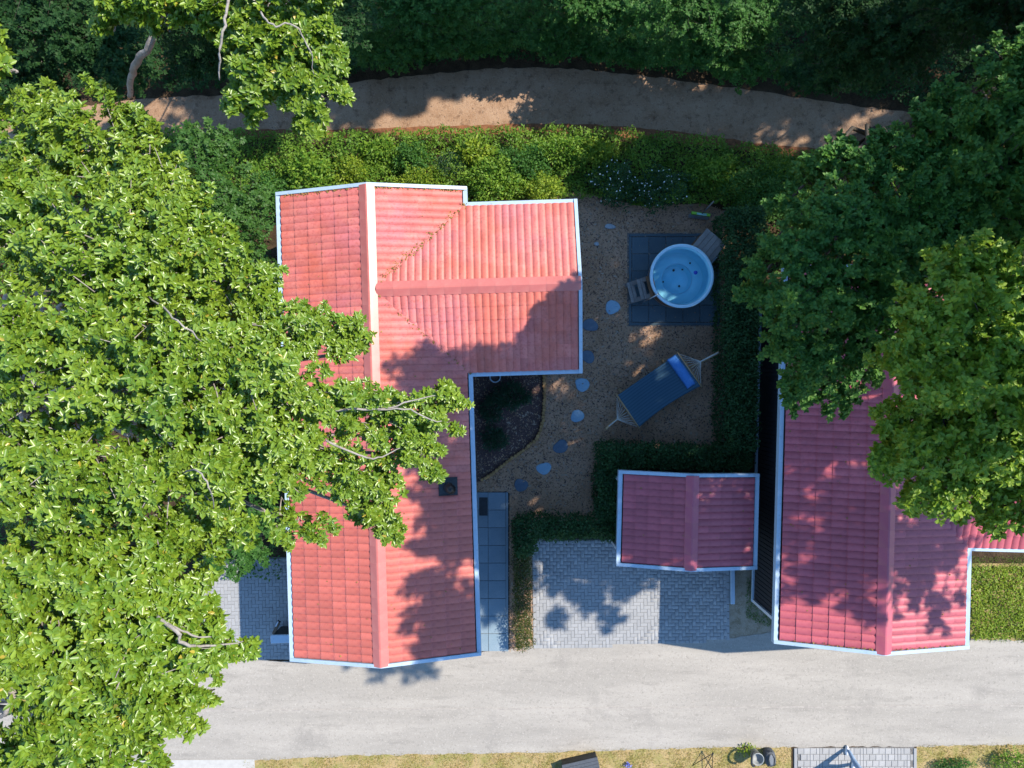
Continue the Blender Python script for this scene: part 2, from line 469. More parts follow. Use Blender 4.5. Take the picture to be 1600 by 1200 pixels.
def leaf_arrays(P, D, N, L, W, shape='full', fold=0.18, curl=0.12):
    S = unit(np.cross(D, N))
    N = unit(np.cross(S, D))
    L = L[:, None]
    W = W[:, None]
    if shape == 'full':
        v = [P,
             P + D * L * 0.33 + S * W * 0.48 + N * W * fold,
             P + D * L * 0.72 + S * W * 0.40 + N * (W * fold * 0.8 - L * curl * 0.4),
             P + D * L - N * L * curl,
             P + D * L * 0.72 - S * W * 0.40 + N * (W * fold * 0.8 - L * curl * 0.4),
             P + D * L * 0.33 - S * W * 0.48 + N * W * fold]
        k = 6
        base = np.array([[0, 3, 2, 1], [0, 5, 4, 3]])
    else:
        v = [P, P + D * L * 0.5 + S * W * 0.5, P + D * L - N * L * curl, P + D * L * 0.5 - S * W * 0.5]
        k = 4
        base = np.array([[0, 3, 2, 1]])
    V = np.stack(v, axis=1).reshape(-1, 3)
    n = len(P)
    Fa = (base[None, :, :] + (np.arange(n) * k)[:, None, None]).reshape(-1, 4)
    return V, Fa, k


def leaf_mesh(name, P, D, N, L, W, tint, m, shape='full', fold=0.18, curl=0.12):
    V, Fa, k = leaf_arrays(P, D, N, L, W, shape, fold, curl)
    return np_mesh(name, V, Fa, m, np.repeat(tint, k))


def rosettes(Cn, A, nleaf, size, spread=(0.0, 0.7), aspect=0.55, jit=0.35):
    """leaves radiating round twig tips Cn with axes A: P, D, N, L, W"""
    n = len(Cn)
    ref = np.where(np.abs(A[:, 2:3]) < 0.9, np.array([[0, 0, 1.0]]), np.array([[1.0, 0, 0]]))
    U = unit(np.cross(A, ref))
    Vv = np.cross(A, U)
    ph = (np.arange(nleaf)[None, :] * 2.4 + rng.uniform(0, 6.28, (n, 1)) + rng.normal(0, jit, (n, nleaf)))
    el = rng.uniform(spread[0], spread[1], (n, nleaf))
    rad = U[:, None, :] * np.cos(ph)[..., None] + Vv[:, None, :] * np.sin(ph)[..., None]
    D = rad * np.cos(el)[..., None] + A[:, None, :] * np.sin(el)[..., None]
    N = A[:, None, :] * np.cos(el)[..., None] - rad * np.sin(el)[..., None]
    N = N + rng.normal(0, 0.28, N.shape) + np.array([0.08, 0.03, 0.28])
    P = np.repeat(Cn[:, None, :], nleaf, 1) + A[:, None, :] * rng.uniform(-0.45, 0.15, (n, nleaf))[..., None] * size
    L = size * rng.uniform(0.65, 1.15, n * nleaf)
    P = P.reshape(-1, 3)
    D = unit(D.reshape(-1, 3))
    N = unit(N.reshape(-1, 3))
    return P, D, N, L, L * aspect * rng.uniform(0.85, 1.15, n * nleaf)


def smooth_poly(pts, step=0.25, jit=0.0, straight=False):
    """resampled outline of world points"""
    P = [Vector((p[0], p[1], 0)) for p in pts]
    out = []
    n = len(P)
    for i in range(n):
        a, b, c, d = P[(i - 1) % n], P[i], P[(i + 1) % n], P[(i + 2) % n]
        k = max(1, int((c - b).length / step))
        for q in range(k):
            t = q / k
            if straight:
                p = b.lerp(c, t)
            else:
                p = 0.5 * ((2 * b) + (c - a) * t + (2 * a - 5 * b + 4 * c - d) * t * t + (3 * b - a - 3 * c + d) * t ** 3)
            out.append(p + Vector((random.uniform(-jit, jit), random.uniform(-jit, jit), 0)))
    return [(p.x, p.y) for p in out]


def sheet(name, pts, z, m, kind='structure', parent=None):
    bm = bmesh.new()
    f = bm.faces.new([bm.verts.new((x, y, z)) for x, y in pts])
    f.normal_update()
    if f.normal.z < 0:
        f.normal_flip()
    bmesh.ops.triangulate(bm, faces=[f])
    me = bpy.data.meshes.new(name)
    bm.to_mesh(me)
    bm.free()
    me.materials.append(m)
    o = link(name, me, parent)
    return tag(o, kind=kind) if kind else o


def pxs(lst, z=0.0):
    return [tuple(at(x, y, z))[:2] for x, y in lst]


def inside(P, poly):
    """points (n,2) in polygon"""
    x, y = P[:, 0], P[:, 1]
    res = np.zeros(len(P), bool)
    n = len(poly)
    for i in range(n):
        x0, y0 = poly[i]
        x1, y1 = poly[(i + 1) % n]
        c = ((y0 > y) != (y1 > y)) & (x < (x1 - x0) * (y - y0) / (y1 - y0 + 1e-12) + x0)
        res ^= c
    return res


def scatter(poly, n):
    a = np.array(poly)
    lo, hi = a.min(0), a.max(0)
    out = np.zeros((0, 2))
    while len(out) < n:
        q = rng.uniform(lo, hi, (n * 2, 2))
        out = np.vstack([out, q[inside(q, poly)]])
    return out[:n]


def lump(x, y, s=1.0):
    """cheap smooth bumpiness, about -1..1"""
    return (np.sin(1.7 * x / s + 0.6 * np.sin(1.1 * y / s)) * np.cos(1.3 * y / s + 0.8 * np.sin(0.9 * x / s)) + 0.5 * np.sin(3.9 * x / s + 1.3) * np.cos(3.3 * y / s + 0.4)) / 1.5


# ------------------------------------------------------------------ the setting: ground, road, paths
sheet('ground', [(-70, -70), (70, -70), (70, 70), (-70, 70)], 0.0, M['soil'])

road_pts = pxs([(-900, 1000), (300, 1022), (455, 1034), (640, 1032), (800, 1014), (840, 1009), (1030, 1001), (1140, 998), (1215, 985), (1330, 990), (1515, 998), (1600, 1001), (2500, 1005)])
road_low = pxs([(2500, 1150), (1600, 1163), (1430, 1166), (1240, 1167), (1100, 1168), (850, 1175), (560, 1180), (400, 1188), (260, 1190), (-900, 1210)])
rp = []
for seg in (road_pts, road_low):
    for i in range(len(seg) - 1):
        k = max(1, int(math.hypot(seg[i + 1][0] - seg[i][0], seg[i + 1][1] - seg[i][1]) / 0.15))
        for q in range(k):
            t = q / k
            rp.append((seg[i][0] + (seg[i + 1][0] - seg[i][0]) * t, seg[i][1] + (seg[i + 1][1] - seg[i][1]) * t + random.uniform(-0.025, 0.025)))
    rp.append(seg[-1])
sheet('road', rp, 0.016, M['asphalt'])
# worn seam along the road
seam = []
for k in range(0, 90):
    x = -9 + k * 0.28
    seam.append((x, -9.33 + 0.0065 * x + random.uniform(-0.02, 0.02)))
seam_pts = seam + [(x, y - random.uniform(0.015, 0.06)) for x, y in reversed(seam)]
M['seam'] = mat('asphalt_seam', (0.29, 0.265, 0.24), 0.95, 0.1, noise=(9, (0.37, 0.34, 0.3), 4, 0.4, 0.6))
sheet('road_seam', seam_pts, 0.020, M['seam'])

path_top = [(-700, 190), (0, 175), (250, 152), (400, 148), (560, 128), (700, 113), (850, 106), (1000, 118), (1150, 138), (1300, 160), (1450, 178), (1700, 190), (2300, 200)]
path_low = [(2300, 300), (1700, 265), (1450, 248), (1300, 240), (1200, 232), (1100, 218), (1000, 207), (900, 200), (800, 200), (600, 207), (480, 210), (330, 208), (0, 230), (-700, 260)]
path_poly = smooth_poly(pxs(path_top + path_low), 0.2, 0.03)
sheet('path', path_poly, 0.012, M['path'])
bank = smooth_poly(pxs([(1300, 236), (1200, 226), (1100, 212), (1000, 200), (900, 194), (800, 194), (600, 200), (480, 203), (340, 203), (330, 216), (480, 216), (600, 213), (800, 208), (900, 210), (1000, 216), (1100, 228), (1200, 240), (1300, 250)]), 0.2, 0.03)
sheet('path_bank', bank, 0.016, M['rust'])

garden_poly = pxs([(740, 320), (905, 300), (1000, 322), (1100, 318), (1132, 330), (1132, 698), (940, 706), (940, 812), (835, 815), (835, 845), (835, 1015), (796, 1018), (796, 770), (740, 770)])
sheet('garden_ground', garden_poly, 0.010, M['mulch'])
bed_edge = [(850, 588), (851, 610), (850, 632), (849, 655), (845, 672), (838, 686), (826, 697), (812, 708), (796, 718), (780, 732), (764, 744), (750, 752)]
bed_poly = pxs(bed_edge + [(720, 760), (720, 575), (850, 575)])
sheet('planting_bed', bed_poly, 0.016, M['bed'])
grit_poly = smooth_poly(pxs([(1140, 895), (1215, 895), (1225, 985), (1215, 1000), (1142, 1004)]), 0.2, 0.03)
sheet('gritty_ground', grit_poly, 0.008, M['gravelly'])
verge_poly = pxs([(-900, 1202), (255, 1183), (400, 1179), (560, 1171), (850, 1166), (1100, 1159), (1236, 1158), (1236, 1330), (-900, 1330)])
sheet('verge_left', verge_poly, 0.006, M['turf'])
verge2_poly = pxs([(1432, 1157), (1600, 1154), (2500, 1142), (2500, 1330), (1432, 1330)])
sheet('verge_right', verge2_poly, 0.006, M['turf'])
sheet('pale_pavement', pxs([(-300, 1204), (255, 1187), (398, 1186), (402, 1260), (-300, 1280)]), 0.024, M['pale_slab'])
lawn_poly = pxs([(1490, 870), (1900, 862), (1900, 1002), (1600, 1003), (1515, 1000), (1490, 998)])
sheet('lawn_soil', lawn_poly, 0.010, M['turf'])
sheet('painted_shade_strip', pxs([(1480, 800), (1900, 800), (1900, 880), (1480, 880)]), 0.014, M['soil'])  # ground by the wing, coloured dark to stand in for its shade


# ------------------------------------------------------------------ paving built brick by brick
def brick_mesh(name, lx, ly, h, m, bev=0.006):
    return MB().box(-lx / 2, lx / 2, -ly / 2, ly / 2, 0, h, bev).mesh(name, m)


def lay(name, me, spots, parent, limit=300, key=None, rest='paving_field'):
    """spots: (x, y, z, rot); the first `limit` by key become objects, the others one joined part"""
    spots = sorted(spots, key=key) if key else spots
    for (x, y, z, r) in spots[:limit]:
        mx = Matrix.Translation((x, y, z)) @ Matrix.Rotation(r, 4, 'Z') @ Matrix.Rotation(random.uniform(-0.012, 0.012), 4, 'X') @ Matrix.Rotation(random.uniform(-0.012, 0.012), 4, 'Y')
        link(name, me, parent, mx)
    more = spots[limit:]
    if more:
        V0 = np.array([v.co[:] for v in me.vertices])
        F0 = np.array([p.vertices[:] for p in me.polygons if len(p.vertices) == 4])
        n = len(V0)
        Vs, tn = [], []
        for (x, y, z, r) in more:
            c, s = math.cos(r), math.sin(r)
            ax, ay = random.uniform(-0.012, 0.012), random.uniform(-0.012, 0.012)
            X = V0[:, 0] * c - V0[:, 1] * s
            Y = V0[:, 0] * s + V0[:, 1] * c
            Vs.append(np.stack([X + x, Y + y, V0[:, 2] + z + ax * X + ay * Y], 1))
            tn.append(np.full(n, random.uniform(-0.1, 0.1)))
        Fa = (F0[None] + (np.arange(len(more)) * n)[:, None, None]).reshape(-1, 4)
        o = link(rest, np_mesh(rest, np.vstack(Vs), Fa, me.materials[0], np.concatenate(tn)), parent)
        tag(o, kind='stuff')


HALVES = []


def herringbone(poly, rot=0.0, w=0.1):
    a = np.array(poly)
    cx, cy = a.mean(0)
    R = max(np.ptp(a[:, 0]), np.ptp(a[:, 1])) * 0.8
    n = int(R / w) + 4
    out = []
    c, s = math.cos(rot), math.sin(rot)
    cand = []
    for i in range(-n, n):
        for j in range(-n, n):
            k = (i - j) % 4
            if k == 0:
                cand.append(((i + 1) * w, (j + 0.5) * w, 0))
            elif k == 3:
                cand.append(((i + 0.5) * w, (j + 1) * w, PI / 2))
    cand = np.array(cand)
    X = cx + cand[:, 0] * c - cand[:, 1] * s
    Y = cy + cand[:, 0] * s + cand[:, 1] * c
    ok = np.ones(len(X), bool)
    for e in (-0.088, 0.088):
        ok &= inside(np.stack([X + e * np.cos(cand[:, 2] + rot), Y + e * np.sin(cand[:, 2] + rot)], 1), poly)
    for e in (-0.046, 0.046):
        hx, hy = X + e * np.cos(cand[:, 2] + rot), Y + e * np.sin(cand[:, 2] + rot)
        hok = inside(np.stack([hx, hy], 1), poly) & ~ok
        HALVES.extend((hx[i], hy[i], 0.004 + random.uniform(0, 0.004), rot) for i in range(len(X)) if hok[i])
    return [(X[i], Y[i], 0.004 + random.uniform(0, 0.004), cand[i, 2] + rot) for i in range(len(X)) if ok[i]]


brick = brick_mesh('paving_brick', 0.196, 0.096, 0.028, M['paver'])
pad_poly = pxs([(837, 842), (1133, 842), (1134, 1000), (1030, 1006), (839, 1013)])
pad = sheet('parking_pavement', [(x, y) for x, y in pad_poly], 0.009, M['joint'])
lay('paving_brick', brick, herringbone(pad_poly, 0.01), pad, 300, key=lambda s: abs(s[0] - 2.4) + abs(s[1] + 6.6) * 1.4)
drive_poly = pxs([(318, 870), (470, 870), (472, 1032), (318, 1024)])
drive = sheet('driveway_pavement', drive_poly, 0.022, M['joint'])
for s_ in [herringbone(drive_poly, 0.02)]:
    lay('paving_brick', brick, [(x, y, z + 0.008, r) for x, y, z, r in s_], drive, 300, key=lambda s: abs(s[0] + 7.4) + abs(s[1] + 6.6))
half_brick = brick_mesh('paving_brick', 0.094, 0.096, 0.028, M['paver'])
for (x, y, z, r) in HALVES:
    link('paving_brick', half_brick, pad, Matrix.Translation((x, y, z)) @ Matrix.Rotation(r, 4, 'Z'))
for (xa_, ya_, xb_, yb__) in ((834, 842, 836, 1013), (1136, 842, 1137, 1000)):
    p_, q_ = at(xa_, ya_), at(xb_, yb__)
    k_ = int((p_ - q_).length / 0.2)
    for i in range(k_):
        c__ = p_.lerp(q_, (i + 0.5) / k_)
        link('paving_brick', brick, pad, Matrix.Translation((c__.x, c__.y, 0.006)) @ Matrix.Rotation(PI / 2 + 0.01, 4, 'Z'))
kerb_mb = MB().box(-0.05, 0.05, -1.6, 1.6, 0, 0.034, 0.008)
# small squared setts on the pavement where the person stands
set_poly = pxs([(1245, 1168), (1428, 1166), (1428, 1330), (1245, 1330)])
walk = sheet('entrance_pavement', set_poly, 0.012, M['joint'])
sett = brick_mesh('paving_sett', 0.172, 0.172, 0.028, M['paver_pale'])
half = brick_mesh('paving_sett', 0.172, 0.084, 0.028, M['paver_pale'])
x0, y0 = set_poly[3]
x1, y1 = set_poly[0]
x0 = set_poly[0][0]
x1 = set_poly[1][0]
ytop = set_poly[0][1]
for r in range(9):
    x = x0 + 0.1 + (0.09 if r % 2 else 0)
    y = ytop - 0.09 - r * 0.18
    while x < x1 - 0.12:
        if random.random() < 0.35:
            for dx in (-0.045, 0.045):
                link('paving_sett', half, walk, Matrix.Translation((x + dx, y, 0.006 + random.uniform(0, 0.004))) @ Matrix.Rotation(PI / 2, 4, 'Z'))
        else:
            link('paving_sett', sett, walk, Matrix.Translation((x, y, 0.006 + random.uniform(0, 0.004))) @ Matrix.Rotation(random.uniform(-.02, .02), 4, 'Z'))
        x += 0.18
for xx in (x0 - 0.045, x1 + 0.02):
    MB().box(xx - 0.045, xx + 0.045, ytop - 1.7, ytop - 0.01, 0.002, 0.036, 0.008).build('edging_kerb', M['paver'], walk)

# rubber tiles under the tub, slabs beside the red roofed house
tub_pad = sheet('tub_terrace', pxs([(980, 364), (1127, 364), (1124, 510), (980, 510)]), 0.014, M['joint'])
a = at(982.5, 366)
b = at(1124, 508)
rub = brick_mesh('rubber_tile', 0.492, 0.492, 0.03, M['rubber'], 0.008)
nx, ny = 5, 5
tw, th = (b.x - a.x - 0.16) / nx, (a.y - b.y - 0.16) / ny
rub = brick_mesh('rubber_tile', tw - 0.012, th - 0.012, 0.03, M['rubber'], 0.008)
for i in range(nx):
    for j in range(ny):
        link('rubber_tile', rub, tub_pad, Matrix.Translation((a.x + 0.08 + (i + 0.5) * tw, b.y + 0.08 + (j + 0.5) * th, 0.012 + random.uniform(0, 0.004))))
for (xa, xb, ya, yb) in ((a.x, b.x, a.y - 0.07, a.y), (a.x, b.x, b.y, b.y + 0.07), (a.x, a.x + 0.07, b.y + 0.075, a.y - 0.075), (b.x - 0.07, b.x, b.y + 0.075, a.y - 0.075)):
    MB().box(xa, xb, ya, yb, 0.012, 0.046, 0.008).build('edging_strip', M['rubber'], tub_pad)

terrace = sheet('slab_terrace', pxs([(735, 768), (793, 768), (795, 1017), (735, 1017)]), 0.014, M['joint'])
ex = at(793.5, 0).x
yt, yb_ = at(0, 769).y, at(0, 1017).y
nrow = 9
hh = (yt - yb_) / nrow
slab = brick_mesh('paving_slab', 0.50, hh - 0.012, 0.03, M['slab'], 0.005)
for r in range(nrow):
    for c in range(3):
        link('paving_slab', slab, terrace, Matrix.Translation((ex - 0.06 - 0.255 - c * 0.51 + 0.007 * r * 0.2, yt - (r + 0.5) * hh, 0.008 + random.uniform(0, 0.003))))
MB().box(ex - 0.052, ex + 0.01, yb_, yt, 0.006, 0.044, 0.006).build('edging_kerb', M['slab'], terrace)


# ------------------------------------------------------------------ houses
TW, TD = 0.18, 0.35


def tile_arrays(tw, td):
    nu = 6
    us = np.linspace(0, 1, nu + 1)
    prof = 0.030 * np.sin(np.pi * np.clip(us, 0, 1)) ** 0.6
    prof[-1] = -0.002
    vs, fs = [], []
    for v, zo in ((-0.04, -0.002), (td * 0.5, 0.006), (td + 0.012, 0.014)):
        for i, u in enumerate(us):
            vs.append((u * (tw + 0.006) - tw / 2, v, prof[i] + zo))
    n = nu + 1
    for i, u in enumerate(us):
        vs.append((u * (tw + 0.006) - tw / 2, td + 0.012, prof[i] + 0.014))
    for i, u in enumerate(us):
        vs.append((u * (tw + 0.006) - tw / 2, td + 0.010, prof[i] - 0.006))
    for r in (0, 1, 3):
        for i in range(nu):
            fs.append((r * n + i, (r + 1) * n + i, (r + 1) * n + i + 1, r * n + i + 1))
    return np.array(vs), np.array(fs)


def tile_mesh_for(tw, td, m):
    V, Fa = tile_arrays(tw, td)
    me = np_mesh('roof_tile', V, Fa, m, np.zeros(len(V)))
    n = len(V) // 5
    sm = np.ones(len(Fa), bool)
    sm[-(n - 1):] = False
    me.polygons.foreach_set('use_smooth', sm)
    return me


def lay_tiles(mats, tw, td, roof, keyf, m, limit=300):
    me = tile_mesh_for(tw, td, m)
    mats = sorted(mats, key=keyf)
    for mx in mats[:limit]:
        link('roof_tile', me, roof, mx @ Matrix.Rotation(random.uniform(-.006, .006), 4, 'Z') @ Matrix.Translation((0, 0, random.uniform(0, .003))))
    more = mats[limit:]
    if more:
        V0, F0 = tile_arrays(tw, td)
        A = np.array([np.array(m_) for m_ in more])
        Vh = np.hstack([V0, np.ones((len(V0), 1))])
        V = np.einsum('nij,kj->nki', A, Vh)[:, :, :3]
        V[:, :, 2] += rng.uniform(0, 0.003, (len(more), 1))
        Fa = (F0[None] + (np.arange(len(more)) * len(V0))[:, None, None]).reshape(-1, 4)
        tn = np.repeat(rng.uniform(-0.11, 0.11, len(more)), len(V0))
        o = link('roof_tile_field', np_mesh('roof_tile_field', V.reshape(-1, 3), Fa, m, tn, True), roof)
        tag(o, kind='stuff')


def slope_tiles(origin_fn, U, Vd, N, rows, courses):
    pass


def ridge_caps(roof, p0, p1, half=0.19, drop=0.095, m=None, step=0.42):
    p0, p1 = Vector(p0), Vector(p1)
    L = (p1 - p0).length
    n = max(1, round(L / step))
    st = L / n
    d = (p1 - p0) / L
    s = Vector((-d.y, d.x, 0))
    t = 0.016
    mb = MB()
    prof = [(-half, -drop), (-half * 0.45, -drop * 0.38), (-0.02, 0.0), (0.02, 0.0), (half * 0.45, -drop * 0.38), (half, -drop)]
    for k in range(n):
        mb = MB()
        a, b_ = -0.02, st
        vs = []
        for (yy, up) in ((a, 0.0), (b_, 0.006)):
            for (x, z) in prof:
                vs.append((x, yy, z + up))
        for (yy, up) in ((a, -t), (b_, -t)):
            for (x, z) in prof:
                vs.append((x, yy, z + up))
        m_ = len(prof)
        fs = []
        for i in range(m_ - 1):
            fs.append((i, i + 1, m_ + i + 1, m_ + i))
            fs.append((m_ + i, m_ + i + 1, 3 * m_ + i + 1, 3 * m_ + i))
            fs.append((i + 1, i, 2 * m_ + i, 2 * m_ + i + 1))
        fs.append((0, m_, 3 * m_, 2 * m_))
        fs.append((m_ - 1, 3 * m_ - 1, 4 * m_ - 1, 2 * m_ - 1))
        mb.add(vs, fs)
        mx = Matrix(((s.x * -1, d.x, 0, p0.x + d.x * st * k), (s.y * -1, d.y, 0, p0.y + d.y * st * k), (0, 0, 1, p0.z), (0, 0, 0, 1)))
        if k == 0:
            me = mb.mesh('ridge_tile', m)
        link('ridge_tile', me, roof, mx @ Matrix.Rotation(random.uniform(-.004, .004), 4, 'Z'))


GW, GI = 0.105, 0.075      # rim and channel of a gutter


def gutter_bar(mb_rim, mb_in, p0, p1, inward, z):
    """straight gutter from p0 to p1 (2-D), inward = unit 2-D vector"""
    (xa, ya), (xb, yb) = p0, p1
    ix, iy = inward

    def strip(mb, a, b, zt, zb):
        vs = []
        for zz in (zb, zt):
            for (x, y, o) in ((xa, ya, a), (xb, yb, a), (xb, yb, b), (xa, ya, b)):
                vs.append((x + ix * o, y + iy * o, zz))
        mb.add(vs, [(0, 1, 2, 3), (7, 6, 5, 4), (0, 4, 5, 1), (1, 5, 6, 2), (2, 6, 7, 3), (3, 7, 4, 0)])
    strip(mb_rim, 0.0, GW, z + 0.03, z - 0.14)
    strip(mb_in, GW + 0.002, GW + GI + 0.06, z - 0.085, z - 0.13)


def house(name, label, loc, rot, w, L, ze, rise, wing=None, rows_key=None, ridge_half=0.19, courses=6, inset=0.38, moss_sides=(), cat='house', tile_m='tile', ridge_m='ridge'):
    """gable roof along local y; wing = (sign, y_centre, half_width, x_end, rise)"""
    h = empty(name, loc, rot, label, cat)
    hw = w / 2
    pitch = rise / hw
    ang = math.atan(pitch)
    eave_in = hw - GW - GI + 0.03
    # walls
    wl_ = MB()
    wx, wy = hw - inset, L / 2 - 0.32
    zt = ze - 0.02
    gz = zt + (hw - inset) * 0 + rise * (1 - (hw - wx) / hw) * 0
    wl_.box(-wx, wx, -wy, wy, 0.32, zt)
    if wing:
        sg, yc, wh, xe, wr = wing
        xa, xb = sorted((sg * (wx + 0.003), sg * (xe - 0.32)))
        wl_.box(xa, xb, yc - wh + inset, yc + wh - inset, 0.32, zt)
    wall = wl_.build('wall', M['clad'], h)
    pl = MB().box(-wx + 0.02, wx - 0.02, -wy + 0.02, wy - 0.02, 0.0, 0.318)
    if wing:
        pl.box(min(xa, xb - 0.02), max(xa, xb) - 0.02, yc - wh + inset + 0.02, yc + wh - inset - 0.02, 0.0, 0.315)
    pl.build('plinth', M['plinth'], h)
    # vertical cladding boards on the long walls, joined: a few pixels each
    cb = MB()
    y = -wy + 0.1
    while y < wy - 0.1:
        for sgn in (-1, 1):
            if sgn == 1 and wing and wing[1] - wing[2] < y < wing[1] + wing[2]:
                continue
            x_ = sgn * (wx + 0.001)
            cb.box(min(x_, x_ + sgn * 0.02), max(x_, x_ + sgn * 0.02), y, y + 0.105, 0.34, zt - 0.01)
        y += 0.12
    tag(cb.build('cladding_board', M['clad'], wall), kind='stuff')
    for sx in (-1, 1):
        for sy in (-1, 1):
            MB().box(sx * wx - 0.07, sx * wx + 0.07, sy * wy - 0.03 if sy > 0 else sy * wy - 0.05, sy * wy + 0.05 if sy > 0 else sy * wy + 0.03, 0.30, zt - 0.004).build('corner_board', M['white_board'], wall)
    for sx in (-1, 1):
        if sx == 1 and wing:
            continue
        MB().box(sx * (wx + 0.055) - 0.035, sx * (wx + 0.055) + 0.035, -wy - 0.04, wy + 0.04, 0.27, 0.33, 0.01).build('sill_board', M['gutter'], wall)
    # deck
    dk = MB()
    zr = ze + rise

    def plane(x):
        return ze + rise * (1 - abs(x) / hw)
    e = hw - GW - 0.01
    yb = L / 2 - 0.06
    zo = -0.015
    dk.add([(-e, -yb, plane(e) + zo), (0, -yb, zr + zo), (0, yb, zr + zo), (-e, yb, plane(e) + zo), (e, -yb, plane(e) + zo), (e, yb, plane(e) + zo),
            (-e, -yb, ze - 0.1), (e, -yb, ze - 0.1), (e, yb, ze - 0.1), (-e, yb, ze - 0.1)],
           [(0, 1, 2, 3), (1, 4, 5, 2), (9, 8, 7, 6), (0, 6, 7, 4), (0, 4, 1), (3, 5, 8, 9), (3, 2, 5)])
    if wing:
        zwr = ze + wr

        def wplane(y):
            return ze + wr * (1 - abs(y - yc) / wh)
        e2 = wh - GW - 0.01
        xo = sg * (xe - 0.06)
        xi = sg * 0.35
        q = zo - 0.003
        dk.add([(xi, yc - e2, wplane(yc + e2) + q), (xi, yc, zwr + q), (xi, yc + e2, wplane(yc + e2) + q), (xo, yc - e2, wplane(yc + e2) + q), (xo, yc, zwr + q), (xo, yc + e2, wplane(yc + e2) + q),
                (sg * hw, yc - e2, ze - 0.103), (xo, yc - e2, ze - 0.103), (xo, yc + e2, ze - 0.103), (sg * hw, yc + e2, ze - 0.103)],
               [(0, 3, 4, 1), (1, 4, 5, 2), (6, 7, 8, 9), (3, 7, 8, 5), (3, 5, 4), (0, 6, 7, 3), (2, 5, 8, 9)])
    roof = dk.build('roof', M['deck'], h)
    # tiles
    mats = []
    ca, sa = math.cos(ang), math.sin(ang)
    nrows = round((L - 0.2) / TW)
    tw = (L - 0.2) / nrows
    topx = 0.11
    td = (eave_in - topx) / ca / courses
    for sgn in (-1, 1):
        for r in range(nrows):
            y = -L / 2 + 0.1 + (r + 0.5) * tw
            for c in range(courses):
                xs = topx + c * td * ca
                if wing and sgn == sg and abs(y - yc) < wh - 0.1:
                    xm = xs + td * 0.5 * ca
                    if wplane(y) > plane(xm) + 0.10 * pitch / 0.25 + 0.03:
                        continue
                x = sgn * xs
                Vd = Vector((sgn * ca, 0, -sa))
                N = Vector((sgn * sa, 0, ca))
                U = Vd.cross(N)
                p = Vector((x, y, plane(x)))
                mats.append(Matrix(((U.x, Vd.x, N.x, p.x), (U.y, Vd.y, N.y, p.y), (U.z, Vd.z, N.z, p.z), (0, 0, 0, 1))))
    if wing:
        wang = math.atan(wr / wh)
        cw, sw = math.cos(wang), math.sin(wang)
        n2 = round((xe - 0.1 - 0.3) / TW)
        tdw = (wh - GW - GI + 0.03 - topx) / cw / courses
        for sgn in (-1, 1):
            for r in range(n2):
                x = xe - 0.1 - (r + 0.5) * tw
                for c in range(courses):
                    ys = topx + c * tdw * cw
                    ym = ys + tdw * 0.5 * cw
                    if x < hw and plane(x) > wplane(yc + ym) + 0.10 * pitch / 0.25 + 0.02:
                        continue
                    Vd = Vector((0, sgn * cw, -sw))
                    N = Vector((0, sgn * sw, cw))
                    U = Vd.cross(N)
                    p = Vector((sg * x, yc + sgn * ys, wplane(yc + ys)))
                    mats.append(Matrix(((U.x, Vd.x, N.x, p.x), (U.y, Vd.y, N.y, p.y), (U.z, Vd.z, N.z, p.z), (0, 0, 0, 1))))
    lay_tiles(mats, tw, td, roof, rows_key or (lambda m_: 0), M[tile_m])
    ridge_caps(roof, (0, -L / 2 + 0.05, zr + 0.085), (0, L / 2 - 0.05, zr + 0.085), ridge_half, ridge_half * 0.5, M[ridge_m])
    if wing:
        ridge_caps(roof, (sg * (xe - 0.05), yc, zwr + 0.075), (sg * 0.16, yc, zwr + 0.075), ridge_half * 0.95, ridge_half * 0.45, M[ridge_m])
    # gutters along the eaves, barge boards up the gables
    rim, inn = MB(), MB()
    ylo, yhi = -L / 2 + 0.002, L / 2 - 0.002
    gutter_bar(rim, inn, (-hw, ylo), (-hw, yhi), (1, 0), ze) if not (wing and sg < 0) else None
    if wing:
        gutter_bar(rim, inn, (sg * hw, ylo), (sg * hw, yc - wh + GW), (-sg, 0), ze)
        if yhi - (yc + wh) > 0.05:
            gutter_bar(rim, inn, (sg * hw, yc + wh - GW), (sg * hw, yhi), (-sg, 0), ze)
        xs = sg * (hw - GW + 0.003)
        gutter_bar(rim, inn, (xs, yc - wh), (sg * xe, yc - wh), (0, 1), ze - 0.003)
        gutter_bar(rim, inn, (xs, yc + wh), (sg * xe, yc + wh), (0, -1), ze - 0.003)
    else:
        gutter_bar(rim, inn, (hw, ylo), (hw, yhi), (-1, 0), ze)
    g = rim.build('gutter', M['gutter'], h)
    inn.build('gutter_channel', M['gutter_in'], g)
    for sy in (-1, 1):
        y0_, y1_ = (-L / 2, -L / 2 + 0.085) if sy < 0 else (L / 2 - 0.085, L / 2)
        for sx in (-1, 1):
            xo = sx * (hw - 0.001)
            zz0, zz1 = ze + 0.045, zr + 0.045
            vs = []
            for y in (y0_, y1_):
                vs += [(xo, y, zz0 - 0.18), (xo, y, zz0), (sx * 0.001, y, zz1), (sx * 0.001, y, zz1 - 0.18)]
            MB().add(vs, [(0, 1, 2, 3), (7, 6, 5, 4), (0, 4, 5, 1), (1, 5, 6, 2), (2, 6, 7, 3), (3, 7, 4, 0)]).build('barge_board', M['gutter'], h)
